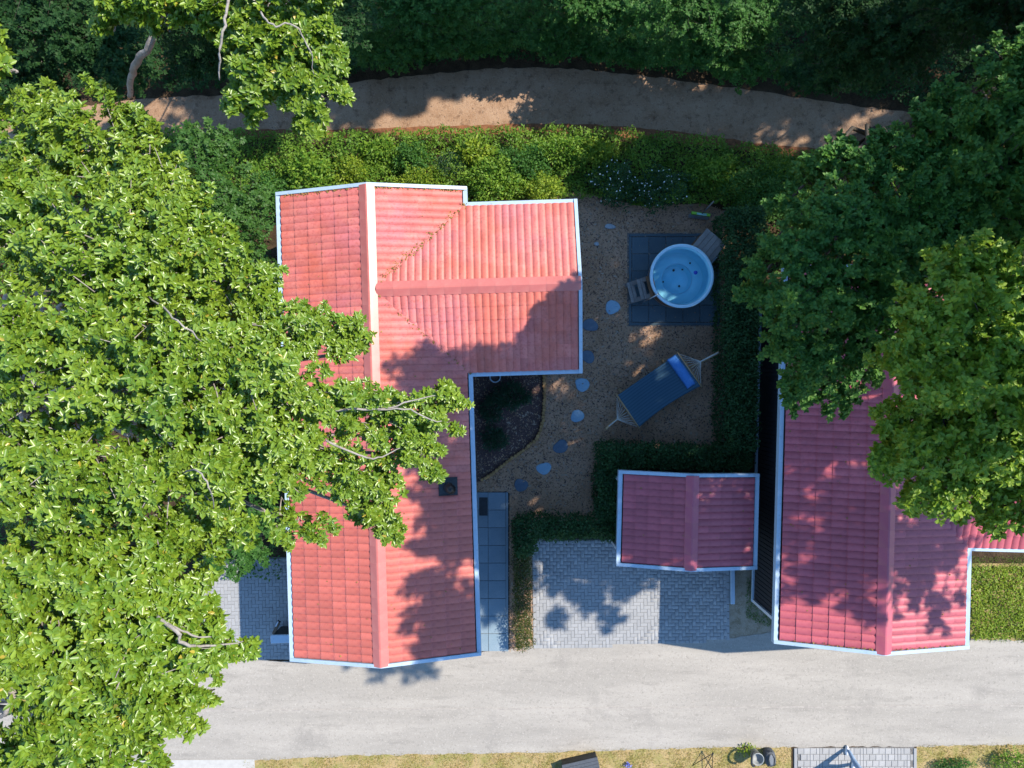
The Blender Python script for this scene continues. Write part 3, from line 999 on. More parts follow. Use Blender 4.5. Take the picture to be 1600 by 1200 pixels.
    if wing:
        for sy in (-1, 1):
            yo = yc + sy * (wh - 0.001)
            xx0, xx1 = sg * (xe - 0.085), sg * xe
            zz0, zz1 = ze + 0.042, zwr + 0.042
            vs = []
            for x in (xx0, xx1):
                vs += [(x, yo, zz0 - 0.18), (x, yo, zz0), (x, yc + sy * 0.001, zz1), (x, yc + sy * 0.001, zz1 - 0.18)]
            MB().add(vs, [(0, 1, 2, 3), (7, 6, 5, 4), (0, 4, 5, 1), (1, 5, 6, 2), (2, 6, 7, 3), (3, 7, 4, 0)]).build('barge_board', M['gutter'], h)
    # moss and leaf litter in gutters and valleys
    pts = []
    for sd in moss_sides:
        if sd == 'west':
            for k in range(420):
                pts.append((-hw + GW + random.uniform(0.01, 0.075), random.uniform(ylo + 0.1, yhi - 0.1), ze - 0.06 + random.uniform(0, 0.05)))
        if sd == 'valley' and wing:
            for k in range(520):
                t = random.random() ** 0.8
                sy = 1 if random.random() < 0.75 else -1
                yy = yc + sy * wh * t * 0.97
                xx = sg * hw * t * 0.99
                wdt = 0.05 if sy > 0 else 0.02
                pts.append((xx + random.gauss(0, wdt), yy + random.gauss(0, wdt), ze + rise * (1 - t) + random.uniform(0.03, 0.055)))
        if sd == 'north':
            for k in range(160):
                xx = random.uniform(-hw + 0.2, hw - 0.1)
                pts.append((xx, L / 2 - 0.1 - abs(random.gauss(0, 0.025)), plane(xx) + 0.045))
            if wing:
                for k in range(220):
                    pts.append((sg * random.uniform(hw, xe), yc + wh - GW - random.uniform(0.0, 0.07), ze - 0.03 + random.uniform(0, 0.05)))
        if sd == 'south':
            for k in range(70):
                xx = random.uniform(-hw + 0.2, hw - 0.1)
                pts.append((xx, -L / 2 + 0.1 + abs(random.gauss(0, 0.02)), plane(xx) + 0.045))
    for k in range(int(w * L * 2.2)):
        xx, yy = random.uniform(-hw + 0.2, hw - 0.2), random.uniform(-L / 2 + 0.15, L / 2 - 0.15)
        pts.append((xx, yy, plane(xx) + 0.043))
    if pts:
        P = np.array(pts)
        n = len(P)
        D = unit(rng.normal(0, 1, (n, 3)) * np.array([1, 1, 0.4]))
        N = unit(rng.normal(0, 0.5, (n, 3)) + np.array([0, 0, 1]))
        Ls = rng.uniform(0.02, 0.06, n)
        o = link('moss_litter', leaf_mesh('moss_litter', P - D * Ls[:, None] / 2, D, N, Ls, Ls * 0.7, np.zeros(n), M['moss'], 'full', 0.3, 0.2), roof)
        tag(o, kind='stuff')
    return h, roof


ROT1 = math.radians(1.75)
H1 = (-3.32, -0.99)
house1, roof1 = house('house', 'red tiled T-shaped house with sunlit left slope beside the wood chip garden', (H1[0], H1[1], 0), ROT1, 4.76, 11.66, 2.8, 0.62,
                      wing=(1, 3.27, 2.17, 5.11, 0.595), rows_key=lambda m_: (m_[1][3] if m_[0][3] < 2.4 else 20 - m_[0][3]), moss_sides=('west', 'valley', 'north'))
ROT2 = math.radians(-1.55)
house2, roof2 = house('house', 'red tiled house mostly shaded under the trees beyond the dark hedge', (9.057, -1.816, 0), ROT2, 4.86, 9.4, 2.8, 0.62,
                      wing=(1, -0.10, 2.17, 5.11, 0.595), rows_key=lambda m_: m_[1][3], moss_sides=('west', 'south'), tile_m='tile_shade', ridge_m='ridge_shade')
shed, shed_roof = house('shed', 'small red roofed shed, tiles tinted for shade, between parking pad and hedge', (4.52, -3.49, 0), math.radians(-1.4), 3.62, 2.46, 2.2, 0.40,
                        courses=5, ridge_half=0.17, inset=0.14, cat='shed', moss_sides=(), tile_m='tile_shade', ridge_m='ridge_shade')
# pale uprights on the shed's dark rear wall
for x_ in (0.35, 1.25):
    MB().box(x_ - 0.025, x_ + 0.025, 0.915, 0.965, 0.3, 2.15).build('door_post', M['white_board'], shed)

# flue on the near slope of the first house
fl = empty('flue', (0, 0, 0))
fl.parent = house1
fx = at(699.5, 761, 3.15)
lx = (Vector((fx.x - H1[0], fx.y - H1[1], 0))).copy()
c_, s_ = math.cos(-ROT1), math.sin(-ROT1)
lx = Vector((lx.x * c_ - lx.y * s_, lx.x * s_ + lx.y * c_, 0))
zf = 2.8 + 0.62 * (1 - abs(lx.x) / 2.38) + 0.055
fl.location = (lx.x, lx.y, zf)
fl.rotation_euler = (0, math.atan(0.62 / 2.38), 0)
pm = MB().box(-0.235, 0.235, -0.22, 0.22, -0.03, 0.012, 0.01)
pm.box(-0.235, 0.235, 0.205, 0.22, 0.012, 0.03)
pm.box(-0.235, 0.235, -0.22, -0.205, 0.012, 0.03)
pm.build('flashing', M['black'], fl)
MB().lathe([(0.135, 0.0), (0.105, 0.06), (0.085, 0.07), (0.085, 0.30), (0.072, 0.30), (0.072, 0.1)], 24, 0.01, -0.03).build('flue_pipe', M['black_metal'], fl, True)
MB().lathe([(0.001, 0.39), (0.12, 0.35), (0.115, 0.335), (0.001, 0.36)], 24, 0.01, -0.03).build('flue_cap', M['black_metal'], fl, True)
# the blue-grey pot whose rim shows under the wing's eave
pp = at(773.5, 589, 0.55)
pot = empty('flower_pot', (pp.x, pp.y, 0.016), 0, 'pale blue-grey pot peeping out under the eave above the planting bed', 'pot')
MB().lathe([(0.10, 0.0), (0.145, 0.5), (0.16, 0.5), (0.16, 0.55), (0.135, 0.55), (0.125, 0.46)], 28).build('pot_body', M['gutter'], pot, True)
MB().disc(0.128, 0.47, 28).build('potting_soil', M['bed'], pot)

# door mat on the slabs
mx_ = at(755.5, 791)
mat_o = MB().box(-0.12, 0.12, -0.26, 0.26, 0, 0.014, 0.004).build('door_mat', M['black'], None, matrix=Matrix.Translation((mx_.x, mx_.y, 0.0415)))
tag(mat_o, 'dark oblong mat at the upper end of the blue-grey slabs', 'mat')

# pale kerb beside the parking bricks
k0 = at(1143, 885)
k1 = at(1143, 942)
kb = MB().box(-0.06, 0.06, k1.y, k0.y + 0.4, 0.0, 0.14, 0.012).build('concrete_kerb', M['gutter'], None, matrix=Matrix.Translation((k0.x, 0, 0)))
tag(kb, 'short pale concrete kerb between the parking bricks and rough ground', 'kerb')


# ------------------------------------------------------------------ stepping stones and edging
def stone(name, px, py, rx, ry, dark, seed, label, cat='stepping stone', group='stepping stones across the wood chips', m=None, h=0.036):
    r_ = random.Random(seed)
    c = at(px, py, 0.03)
    n = 18
    mb = MB()
    rad = [1 + 0.10 * math.sin(2 * k * 2 * PI / n + r_.uniform(0, .5) + seed) + 0.07 * math.sin(3 * k * 2 * PI / n + seed * 1.7) + r_.uniform(-.03, .03) for k in range(n)]
    rings = [(1.0, 0.0), (1.02, h * 0.6), (0.93, h), (0.5, h + 0.004)]
    vs = []
    for f, z in rings:
        for k in range(n):
            a = 2 * PI * k / n
            vs.append((math.cos(a) * rx * rad[k] * f, math.sin(a) * ry * rad[k] * f, z + r_.uniform(-.003, .003)))
    vs.append((0, 0, h + 0.005))
    fs = []
    for i in range(3):
        for k in range(n):
            fs.append((i * n + k, i * n + (k + 1) % n, (i + 1) * n + (k + 1) % n, (i + 1) * n + k))
    for k in range(n):
        fs.append((3 * n + k, 3 * n + (k + 1) % n, 4 * n))
    mb.add(vs, fs)
    o = mb.build(name, m or (M['stone_dark'] if dark else M['stone']), None, matrix=Matrix.Translation((c.x, c.y, 0.008)))
    return tag(o, label, cat, group)


stone('stepping_stone', 957, 480, 0.19, 0.22, False, 1, 'pale blue stepping stone nearest the tub terrace')
stone('stepping_stone', 922, 508, 0.21, 0.19, True, 2, 'dark blue stepping stone beside the wing eave, next to the pale one by the terrace')
stone('stepping_stone', 918, 557, 0.20, 0.18, True, 3, 'dark blue stepping stone half under the wing eave near its lower corner')
stone('stepping_stone', 910, 601, 0.22, 0.18, False, 4, 'pale blue stepping stone just below the corner of the wing roof')
stone('stepping_stone', 902, 650, 0.205, 0.165, False, 5, 'squarish pale blue stepping stone level with the curve of log edging')
stone('stepping_stone', 876, 698, 0.21, 0.19, True, 6, 'dark blue stepping stone between two pale ones, near the log edging bend')
stone('stepping_stone', 850, 732, 0.20, 0.18, False, 7, 'pale blue stepping stone between two dark ones above the clipped hedge')
stone('stepping_stone', 814, 758, 0.18, 0.20, True, 8, 'dark blue stepping stone nearest the slab terrace')
stone('flat_stone', 953, 354, 0.15, 0.075, False, 9, 'small flat grey stone lying near the flowering shrubs', 'stone', 'loose stones by the shrubs', M['flint'], 0.06)
stone('flat_stone', 932, 381, 0.075, 0.055, False, 10, 'tiny grey stone lying close to the wing gutter', 'stone', 'loose stones by the shrubs', M['flint'], 0.05)

edge = empty('log_edging', (at(840, 660).x, at(840, 660).y, 0.0), 0, 'curved row of short round log stakes round the dark planting bed', 'edging')
ew = [at(x, y, 0.1) for x, y in bed_edge]
acc, logs = 0.0, []
for i in range(len(ew) - 1):
    L_ = (ew[i + 1] - ew[i]).length
    t = acc
    while t < L_:
        logs.append(ew[i].lerp(ew[i + 1], t / L_))
        t += 0.097
    acc = t - L_
for p in logs:
    r_ = random.uniform(0.046, 0.058)
    z_ = random.uniform(0.12, 0.19)
    mb = MB().lathe([(r_, 0.0), (r_, z_ - 0.012), (r_ * 0.86, z_), (0.001, z_ + 0.002)], 10)
    mb.build('log_stake', M['log_end'], edge, matrix=Matrix.Translation((p.x - edge.location.x + random.uniform(-.012, .012), p.y - edge.location.y + random.uniform(-.012, .012), 0)))


# ------------------------------------------------------------------ hot tub with steps and side cabinet
tc_ = at(1065.5, 431, 1.05)
tub = empty('hot_tub', (tc_.x, tc_.y, 0.045), 0, 'round pale blue hot tub full of water on dark rubber tiles', 'hot tub')
RR = 0.875
MB().lathe([(0.74, 0.0), (0.79, 0.45), (0.805, 0.96), (0.785, 0.96), (0.77, 0.45), (0.72, 0.0)], 64, close=True).build('tub_wall', M['wood_brown'], tub)
st = MB()
for k in range(56):
    a = 2 * PI * k / 56
    b_ = a + 2 * PI / 56 * 0.88
    vs = []
    for (r0, r1, z) in ((0.742, 0.765, 0.0), (0.792, 0.815, 0.45), (0.807, 0.83, 0.955)):
        vs += [(r0 * math.cos(a), r0 * math.sin(a), z), (r1 * math.cos(a), r1 * math.sin(a), z), (r1 * math.cos(b_), r1 * math.sin(b_), z), (r0 * math.cos(b_), r0 * math.sin(b_), z)]
    fs = []
    for i in (0, 4):
        fs += [(i, i + 1, i + 5, i + 4), (i + 1, i + 2, i + 6, i + 5), (i + 2, i + 3, i + 7, i + 6)]
    st.add(vs, fs)
st.build('wooden_stave', M['wood_brown'], tub)
for z in (0.22, 0.78):
    MB().lathe([(0.775 + z * 0.075, z), (0.785 + z * 0.075, z), (0.787 + z * 0.075, z + 0.04), (0.777 + z * 0.075, z + 0.04)], 64, close=True).build('steel_hoop', M['steel'], tub)
MB().lathe([(RR, 0.965), (RR + 0.006, 0.985), (RR, 1.012), (RR - 0.03, 1.022), (RR - 0.065, 1.018), (RR - 0.082, 1.0), (RR - 0.085, 0.965)], 72, close=True).build('tub_rim', M['rim'], tub, True)
MB().lathe([(RR - 0.086, 1.0), (RR - 0.10, 0.9), (0.71, 0.46), (0.70, 0.43), (0.43, 0.41), (0.415, 0.40), (0.395, 0.12), (0.375, 0.10), (0.001, 0.10)], 72, -0.0, 0.0).build('tub_shell', M['shell'], tub, True)
MB().lathe([(0.43, 0.412), (0.436, 0.418), (0.425, 0.419), (0.415, 0.405)], 64, close=True).build('foot_well_edge', M['rim'], tub, True)
MB().disc(0.775, 0.86, 64).build('water', M['water'], tub)
for (dx, dy, r_, z_, mm) in ((-0.03, 0.29, 0.035, 0.125, 'black'), (0.13, -0.16, 0.03, 0.125, 'black'), (-0.33, -0.04, 0.026, 0.125, 'black'), (0.36, 0.44, 0.026, 0.45, 'black'), (0.2, 0.3, 0.024, 0.2, 'black')):
    MB().lathe([(r_, 0), (r_, 0.012), (r_ * 0.5, 0.016), (0.001, 0.016)], 14, dx, dy).build('drain', M[mm], tub, matrix=Matrix.Translation((0, 0, z_)))
fo = MB().lathe([(0.001, 0.0), (0.035, 0.004), (0.055, 0.03), (0.05, 0.06), (0.02, 0.075), (0.001, 0.076)], 18).build('pool_float', M['blue_plastic'], None, True, Matrix.Translation((tc_.x + 0.41, tc_.y + 0.11, 0.875)))
tag(fo, 'small round blue float on the tub water', 'float')
# wooden steps on the tub's garden side
sp = at(1006, 451, 0.5)
sang = math.radians(14)
steps = empty('tub_steps', (sp.x, sp.y, 0.045), sang, 'weathered wooden steps leaning up to the hot tub', 'steps')
for i, (dx, z) in enumerate(((-0.30, 0.28), (-0.06, 0.52), (0.17, 0.74))):
    for j, o_ in enumerate((-0.052, 0.052)):
        MB().box(dx + o_ - 0.047, dx + o_ + 0.047, -0.29, 0.29, z - 0.032, z, 0.006).build('tread_board', M['wood_grey'] if i < 2 else M['wood_brown'], steps)
for sy in (-0.24, 0.24):
    MB().obox((-0.42, sy, 0.10), (0.2, sy, 0.70), 0.04, 0.12, (0, 1, 0)).build('stringer', M['wood_grey'], steps)
    MB().box(-0.42, -0.36, sy - 0.02, sy + 0.02, 0, 0.26).build('step_leg', M['wood_grey'], steps)
    MB().box(0.14, 0.2, sy - 0.02, sy + 0.02, 0, 0.70).build('step_leg', M['wood_grey'], steps)
MB().tube([(-0.12, -0.36, 0.0), (-0.10, -0.36, 0.85), (-0.02, -0.35, 0.97), (0.12, -0.32, 1.06), (0.24, -0.28, 1.07)], 0.016, 10).build('hand_rail', M['steel'], steps, True)
# slatted cabinet behind the tub
cp = (at(1105, 357, 0.93) + at(1135, 383, 0.93) + at(1112, 408, 0.93) + at(1082, 382, 0.93)) / 4
cab = empty('heater_cabinet', (cp.x, cp.y, 0.03), math.radians(-40), 'grey planked wooden cabinet set diagonally behind the hot tub', 'cabinet')
MB().box(-0.33, 0.31, -0.31, 0.29, 0.0, 0.88).build('cabinet_body', M['wood_brown'], cab)
for k in range(5):
    w_ = 0.70 / 5
    x_ = -0.35 + k * w_
    MB().box(x_ + 0.004, x_ + w_ - 0.004, -0.33, 0.31, 0.882, 0.91, 0.005).build('plank', M['wood_grey'], cab)
MB().box(0.345, 0.40, -0.30, 0.02, 0.60, 0.80, 0.02).build('control_panel', M['gutter'], cab)
MB().box(0.345, 0.385, -0.30, -0.02, 0.15, 0.55, 0.01).build('vent_panel', M['blue_plastic'], cab)

# ------------------------------------------------------------------ hammock on its arched stand
tip1, tip2 = at(945.5, 670.5, 1.05), at(1124, 550, 1.12)
ax = (tip2 - tip1)
mid = (tip1 + tip2) / 2
hang = math.atan2(ax.y, ax.x)
ham = empty('hammock', (mid.x, mid.y, 0.01), hang, 'navy blue striped hammock hanging on a wooden arc stand', 'hammock')
Rinv = Matrix.Rotation(-hang, 4, 'Z')


def hl(px, py, z):
    p = at(px, py, z) - Vector((mid.x, mid.y, 0.01))
    return Rinv @ p


la, lb = hl(964, 618, 0.82), hl(998, 668, 0.82)
lc, ld = hl(1059.3, 552, 0.86), hl(1095.3, 602.7, 0.86)
half_l = ax.length / 2
arc = []
for k in range(25):
    t = -1 + 2 * k / 24
    arc.append((t * half_l * 0.995, 0.0, 0.16 + 0.93 * abs(t) ** 2.3))
MB().tube(arc, 0.038, 8).build('arc_beam', M['wood_pale'], ham, True)
for t_ in (-0.44, 0.36):
    MB().obox((t_ * half_l, -0.5, 0.06), (t_ * half_l, 0.62, 0.06), 0.07, 0.07).build('foot_beam', M['wood_pale'], ham)
fab = MB()
NU, NV = 24, 16
for i in range(NU + 1):
    t = i / NU
    l_ = la.lerp(lc, t)
    r_ = lb.lerp(ld, t)
    for j in range(NV + 1):
        q = j / NV
        p = l_.lerp(r_, q)
        nar = 1 - 0.05 * math.sin(PI * t)
        cy = (l_.y + r_.y) / 2
        fab.v.append((p.x, cy + (p.y - cy) * nar, p.z - 0.30 * math.sin(PI * t) - 0.10 * math.sin(PI * t) * math.sin(PI * q) + 0.006 * math.cos(q * PI * 14)))
for i in range(NU):
    for j in range(NV):
        a_ = i * (NV + 1) + j
        fab.f.append((a_, a_ + NV + 1, a_ + NV + 2, a_ + 1))
fo_ = fab.build('hammock_cloth', M['cloth'], ham, True)
md = fo_.modifiers.new('thick', 'SOLIDIFY')
md.thickness = 0.018
for (p, q) in ((la, lb), (lc, ld)):
    d_ = (q - p).normalized()
    MB().tube([p - d_ * 0.04 + Vector((0, 0, 0.012)), q + d_ * 0.04 + Vector((0, 0, 0.012))], 0.021, 10).build('spreader_bar', M['wood_pale'], ham, True)
for (p, q, ring, tip) in ((la, lb, hl(964, 655.5, 0.95), hl(946.5, 670, 1.04)), (lc, ld, hl(1095.3, 564.5, 1.0), hl(1123, 550.5, 1.11))):
    rp_ = MB()
    for k in range(11):
        s0 = p.lerp(q, (k + 0.15) / 10.3)
        m_ = s0.lerp(ring, 0.55) + Vector((0, 0, -0.035))
        rp_.tube([s0, m_, ring], 0.0065, 5)
    o = rp_.build('rope_fan', M['rope'], ham)
    MB().tube([ring, ring.lerp(tip, 0.5) + Vector((0, 0, -0.02)), tip], 0.019, 8).build('hanging_rope', M['rope'], ham, True)
# pillow lying on the cloth
pw = MB()
pm0, pm1 = lc.lerp(la, 0.035), ld.lerp(lb, 0.035)
pdir = (pm1 - pm0)
for i in range(21):
    t = i / 20
    base = pm0.lerp(pm1, -0.01 + t * 0.90)
    dep = 0.27 + 0.03 * math.sin(PI * t)
    back = Vector((-1, 0, 0))
    for j in range(9):
        q = j / 8
        puff = 0.10 * (math.sin(PI * q) ** 0.6) * (math.sin(PI * min(max(t, 0.0), 1.0)) ** 0.35)
        for sgn in (1,):
            pw.v.append((base.x - q * dep + 0.035 * math.sin(PI * t), base.y, base.z - 0.045 - 0.07 * q + puff - 0.03 * math.sin(PI * t)))
for i in range(20):
    for j in range(8):
        a_ = i * 9 + j
        pw.f.append((a_, a_ + 1, a_ + 10, a_ + 9))
pil = pw.build('pillow', M['pillow'], None, True, Matrix.Translation((mid.x, mid.y, 0.035)) @ Matrix.Rotation(hang, 4, 'Z'))
md = pil.modifiers.new('thick', 'SOLIDIFY')
md.thickness = 0.05
md.offset = -1
tag(pil, 'bright blue long pillow at the head of the hammock', 'pillow')

# lime broom leaning on the shrubs
bp_ = at(1095, 335, 0.35)
broom = empty('garden_broom', (bp_.x, bp_.y, 0.01), math.radians(-8), 'lime green broom head on a grey handle by the flowering shrubs', 'broom')
MB().box(-0.27, 0.27, -0.03, 0.05, 0.30, 0.37, 0.012).build('broom_head', M['lime'], broom)
MB().box(-0.12, 0.16, -0.032, 0.03, 0.3695, 0.379, 0.004).build('broom_label', M['teal'], broom)
br = MB()
for k in range(27):
    x_ = -0.26 + k * 0.02
    for y_ in (-0.015, 0.03):
        br.obox((x_, y_, 0.30), (x_ * 1.06, y_ * 1.2 - 0.03, 0.02), 0.012, 0.012, (0, 1, 0))
br.build('bristles', M['gutter'], broom)
MB().tube([(0.03, 0.02, 0.35), (0.16, 0.24, 0.95)], 0.02, 8).build('broom_handle', M['wood_grey'], broom, True)

# box against the left wall of the first house
bx = at(440, 998, 0.85)
bench = empty('meter_box', (bx.x, bx.y, 0.03), ROT1, 'low white-topped box by the lower left wall of the sunlit house', 'box')
MB().box(-0.26, 0.50, -0.09, 0.09, 0.06, 0.80).build('box_body', M['black'], bench)
MB().box(-0.30, 0.53, -0.115, 0.115, 0.803, 0.85, 0.012).build('box_lid', M['gutter'], bench)
MB().obox((-0.36, 0.0, 0.4), (-0.12, 0.42, 0.62), 0.09, 0.05).build('side_arm', M['black_metal'], bench)
MB().obox((-0.2, 0.3, 0.68), (-0.12, 0.44, 0.70), 0.03, 0.03).build('arm_grip', M['steel'], bench)
for x_ in (-0.2, 0.42):
    MB().tube([(x_, -0.06, 0.06), (x_, 0.06, 0.06)], 0.06, 12).build('box_foot', M['black'], bench)


# ------------------------------------------------------------------ leaves on the ground and shrubs
def cover(name, poly, n, hmin, hmax, size, m, aspect=0.55, lumps=0.8, up=0.7, tint=(0, 1), kind='stuff', shape='diamond', flat=0.5, edge=0.0):
    Q = scatter(poly, n)
    hgt = hmin + (hmax - hmin) * np.clip(0.5 + 0.5 * lump(Q[:, 0], Q[:, 1], lumps), 0, 1) * rng.uniform(0.6, 1.0, n)
    P = np.stack([Q[:, 0], Q[:, 1], hgt * rng.uniform(0.55, 1.0, n) ** 0.5], 1)
    D = unit(rng.normal(0, 1, (n, 3)) * np.array([1, 1, flat]))
    N = unit(rng.normal(0, 1 - up * 0.6, (n, 3)) + np.array([0, 0, up * 1.4]))
    L = size * rng.uniform(0.6, 1.25, n)
    tn = np.clip(rng.uniform(tint[0], tint[1], n) * 0.6 + 0.4 * (0.5 + 0.5 * lump(Q[:, 0] + 3, Q[:, 1] - 2, 0.6)), 0, 1)
    o = link(name, leaf_mesh(name, P, D, N, L, L * aspect, tn, m, shape))
    return tag(o, kind=kind) if kind else o


def shrub(name, label, px, py, z, rpx, rpy, n, size, m, cat='shrub', aspect=0.5, group=None, top=1.0, stems=4, spiky=False, petals=0):
    c = at(px, py, z)
    s = (CAM_H - z) / F
    rx, ry = rpx * s, rpy * s
    t = empty(name, (c.x, c.y, 0.0), 0, label, cat, group)
    d = unit(rng.normal(0, 1, (n, 3)) + np.array([0, 0, 0.7]))
    d[:, 2] = np.abs(d[:, 2])
    k = rng.uniform(0.3, 1.0, n) ** 0.5 * (1.05 + 0.42 * lump(d[:, 0] * 2.2 + px, d[:, 1] * 2.2 + py, 0.7))
    P = d * k[:, None] * np.array([rx, ry, z * 0.75]) + np.array([0, 0, z * 0.3])
    D = unit(d * (1.2 if spiky else 0.6) + rng.normal(0, 0.6, (n, 3)))
    N = unit(d * 0.4 + rng.normal(0, 0.45, (n, 3)) + np.array([0, 0, 0.8]))
    L = size * rng.uniform(0.6, 1.2, n)
    o = link('foliage', leaf_mesh('foliage', P, D, N, L, L * aspect, rng.uniform(0, 1, n), m, 'diamond'), t)
    mb = MB()
    for i in range(stems):
        a = 2 * PI * i / stems + random.random()
        mb.tube([(0.03 * math.cos(a), 0.03 * math.sin(a), 0), (rx * 0.3 * math.cos(a), ry * 0.3 * math.sin(a), z * 0.45), (rx * 0.55 * math.cos(a), ry * 0.55 * math.sin(a), z * 0.8)], [0.02, 0.013, 0.006], 6)
    mb.build('stem', M['bark_dark'], t)
    if petals:
        q = P[rng.choice(n, petals)] + np.array([0, 0, 0.06])
        q[:, 2] += rng.uniform(0, 0.1, petals)
        Dp = unit(rng.normal(0, 1, (petals, 3)) * np.array([1, 1, .2]))
        Np = unit(rng.normal(0, .3, (petals, 3)) + np.array([0, 0, 1]))
        Lp = rng.uniform(0.03, 0.05, petals)
        link('blossom', leaf_mesh('blossom', q, Dp, Np, Lp, Lp * 0.9, np.zeros(petals), M['petal'], 'full'), t)
    return t


strip_poly = smooth_poly(pxs([(200, 232), (340, 212), (480, 214), (600, 212), (800, 206), (900, 207), (1000, 212), (1100, 222), (1200, 236), (1320, 246), (1500, 255), (1500, 330), (1180, 330), (1100, 322), (1000, 325), (905, 312), (740, 330), (420, 320), (300, 420), (200, 420)]), 0.3, 0.04)
cover('ground_cover', strip_poly, 60000, 0.1, 1.0, 0.085, M['leaf_cover'], 0.5, 0.45)
north_poly = smooth_poly(pxs([(250, 146), (400, 140), (560, 122), (700, 106), (850, 98), (1000, 110), (1150, 130), (1300, 152), (1450, 172), (1680, 185), (1680, -40), (-60, -40), (-60, 130)]), 0.4, 0.08)
cover('undergrowth', north_poly, 95000, 0.1, 1.1, 0.10, M['leaf_shade'], 0.5, 0.6)
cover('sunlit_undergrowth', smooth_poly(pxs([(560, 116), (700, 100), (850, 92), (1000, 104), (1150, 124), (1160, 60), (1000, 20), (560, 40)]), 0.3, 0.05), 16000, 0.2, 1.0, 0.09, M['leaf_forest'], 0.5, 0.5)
west_poly = pxs([(-100, 240), (300, 240), (425, 300), (445, 900), (330, 905), (320, 1020), (-300, 1000), (-300, 240)])
cover('ivy_carpet', west_poly, 30000, 0.08, 0.5, 0.10, M['leaf_forest'], 0.55, 0.8)
east_poly = pxs([(1440, 180), (1800, 190), (1800, 700), (1480, 700), (1480, 450), (1180, 480), (1160, 300), (1240, 250)])
cover('east_undergrowth', east_poly, 26000, 0.1, 0.6, 0.10, M['leaf_forest'], 0.5, 0.8)

shrub('yellow_shrub', 'small yellow-green shrub against the upper eave of the sunlit house', 650, 280, 0.8, 38, 26, 1500, 0.07, M['leaf_yellow'], spiky=True)
shrub('bright_shrub', 'bright green leafy shrub at the corner where the wing eave starts', 850, 292, 1.0, 34, 26, 1800, 0.085, M['leaf_yellow'])
shrub('green_shrub', 'fresh green shrub in the middle of the sunlit planting strip', 775, 275, 1.0, 50, 36, 2600, 0.10, M['leaf_cover'])
shrub('grey_shrub', 'dull grey-green twiggy shrub in the sunlit planting strip', 704, 250, 0.9, 26, 22, 1400, 0.05, M['leaf_conifer'], spiky=True, aspect=0.2)
shrub('flowering_shrub', 'shrub sprinkled with white blossom above the wood chips', 965, 280, 0.9, 40, 34, 2600, 0.075, M['leaf_hedge'], petals=70)
shrub('flowering_shrub', 'white-flowered shrub between the broom and the blossom-sprinkled shrub', 1040, 288, 0.9, 46, 34, 2800, 0.075, M['leaf_hedge'], petals=60)
shrub('path_shrub', 'sunlit leafy shrub leaning over the lower edge of the path', 880, 226, 0.9, 60, 22, 2600, 0.09, M['leaf_cover'])
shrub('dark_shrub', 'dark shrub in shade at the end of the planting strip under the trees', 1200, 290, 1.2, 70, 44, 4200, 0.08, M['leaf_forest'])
STRIP = [('broad-leaved bright shrub at the left end of the sunlit strip, near the house corner', 480, 262, .8, 40, 30, .12, 'leaf_cover'),
         ('round shrub against the eave just left of the ridge end', 545, 262, .7, 34, 26, .08, 'leaf_yellow'),
         ('leafy shrub at the path edge above the ridge end of the house', 590, 232, .7, 40, 20, .11, 'leaf_cover'),
         ('deep green shrub in the middle of the strip, below the path bend', 640, 240, .8, 30, 24, .08, 'leaf_forest'),
         ('pale tall-leaved clump in the strip above the step in the eave', 735, 232, .8, 30, 20, .13, 'leaf_yellow'),
         ('dark rounded shrub in the strip above the wing', 820, 246, .9, 38, 26, .08, 'leaf_forest'),
         ('bright shrub by the path above the wing corner', 935, 232, .8, 34, 20, .10, 'leaf_yellow'),
         ('large-leaved shrub in half shade below the path, left of the dark shrub', 1120, 262, .9, 46, 28, .11, 'leaf_cover'),
         ('shrub with sunlit top at the right end of the strip by the path', 1230, 262, .9, 40, 22, .09, 'leaf_cover'),
         ('dark shrub hugging the upper left corner of the house', 420, 300, .8, 30, 36, .09, 'leaf_forest')]
for lab, px, py, z, rx_, ry_, sz, mm in STRIP:
    shrub('shrub', lab, px, py, z, rx_, ry_, int(rx_ * ry_ * 2.4 * (.085 / sz) ** 2), sz, M[mm], group='shrubs of the planting strip')
shrub('bed_conifer', 'feathery dark green plant spreading across the upper planting bed', 800, 618, 0.35, 30, 18, 1500, 0.13, M['leaf_conifer'], 'plant', 0.16, spiky=True, stems=3)
shrub('bed_conifer', 'feathery green plant by the wall side of the planting bed', 768, 640, 0.35, 16, 22, 1000, 0.12, M['leaf_conifer'], 'plant', 0.16, spiky=True, stems=3)
shrub('bed_plant', 'soft round green plant at the lower end of the planting bed', 774, 686, 0.35, 19, 17, 1200, 0.11, M['leaf_conifer'], 'plant', 0.16, spiky=True, stems=3)
shrub('verge_bush', 'green bush on the verge cut by the lower edge, right of the setts', 1592, 1196, 0.45, 34, 16, 900, 0.07, M['leaf_cover'])
shrub('verge_bush', 'dark low bush on the verge beside the brighter corner bush', 1495, 1199, 0.3, 34, 9, 900, 0.06, M['leaf_forest'])


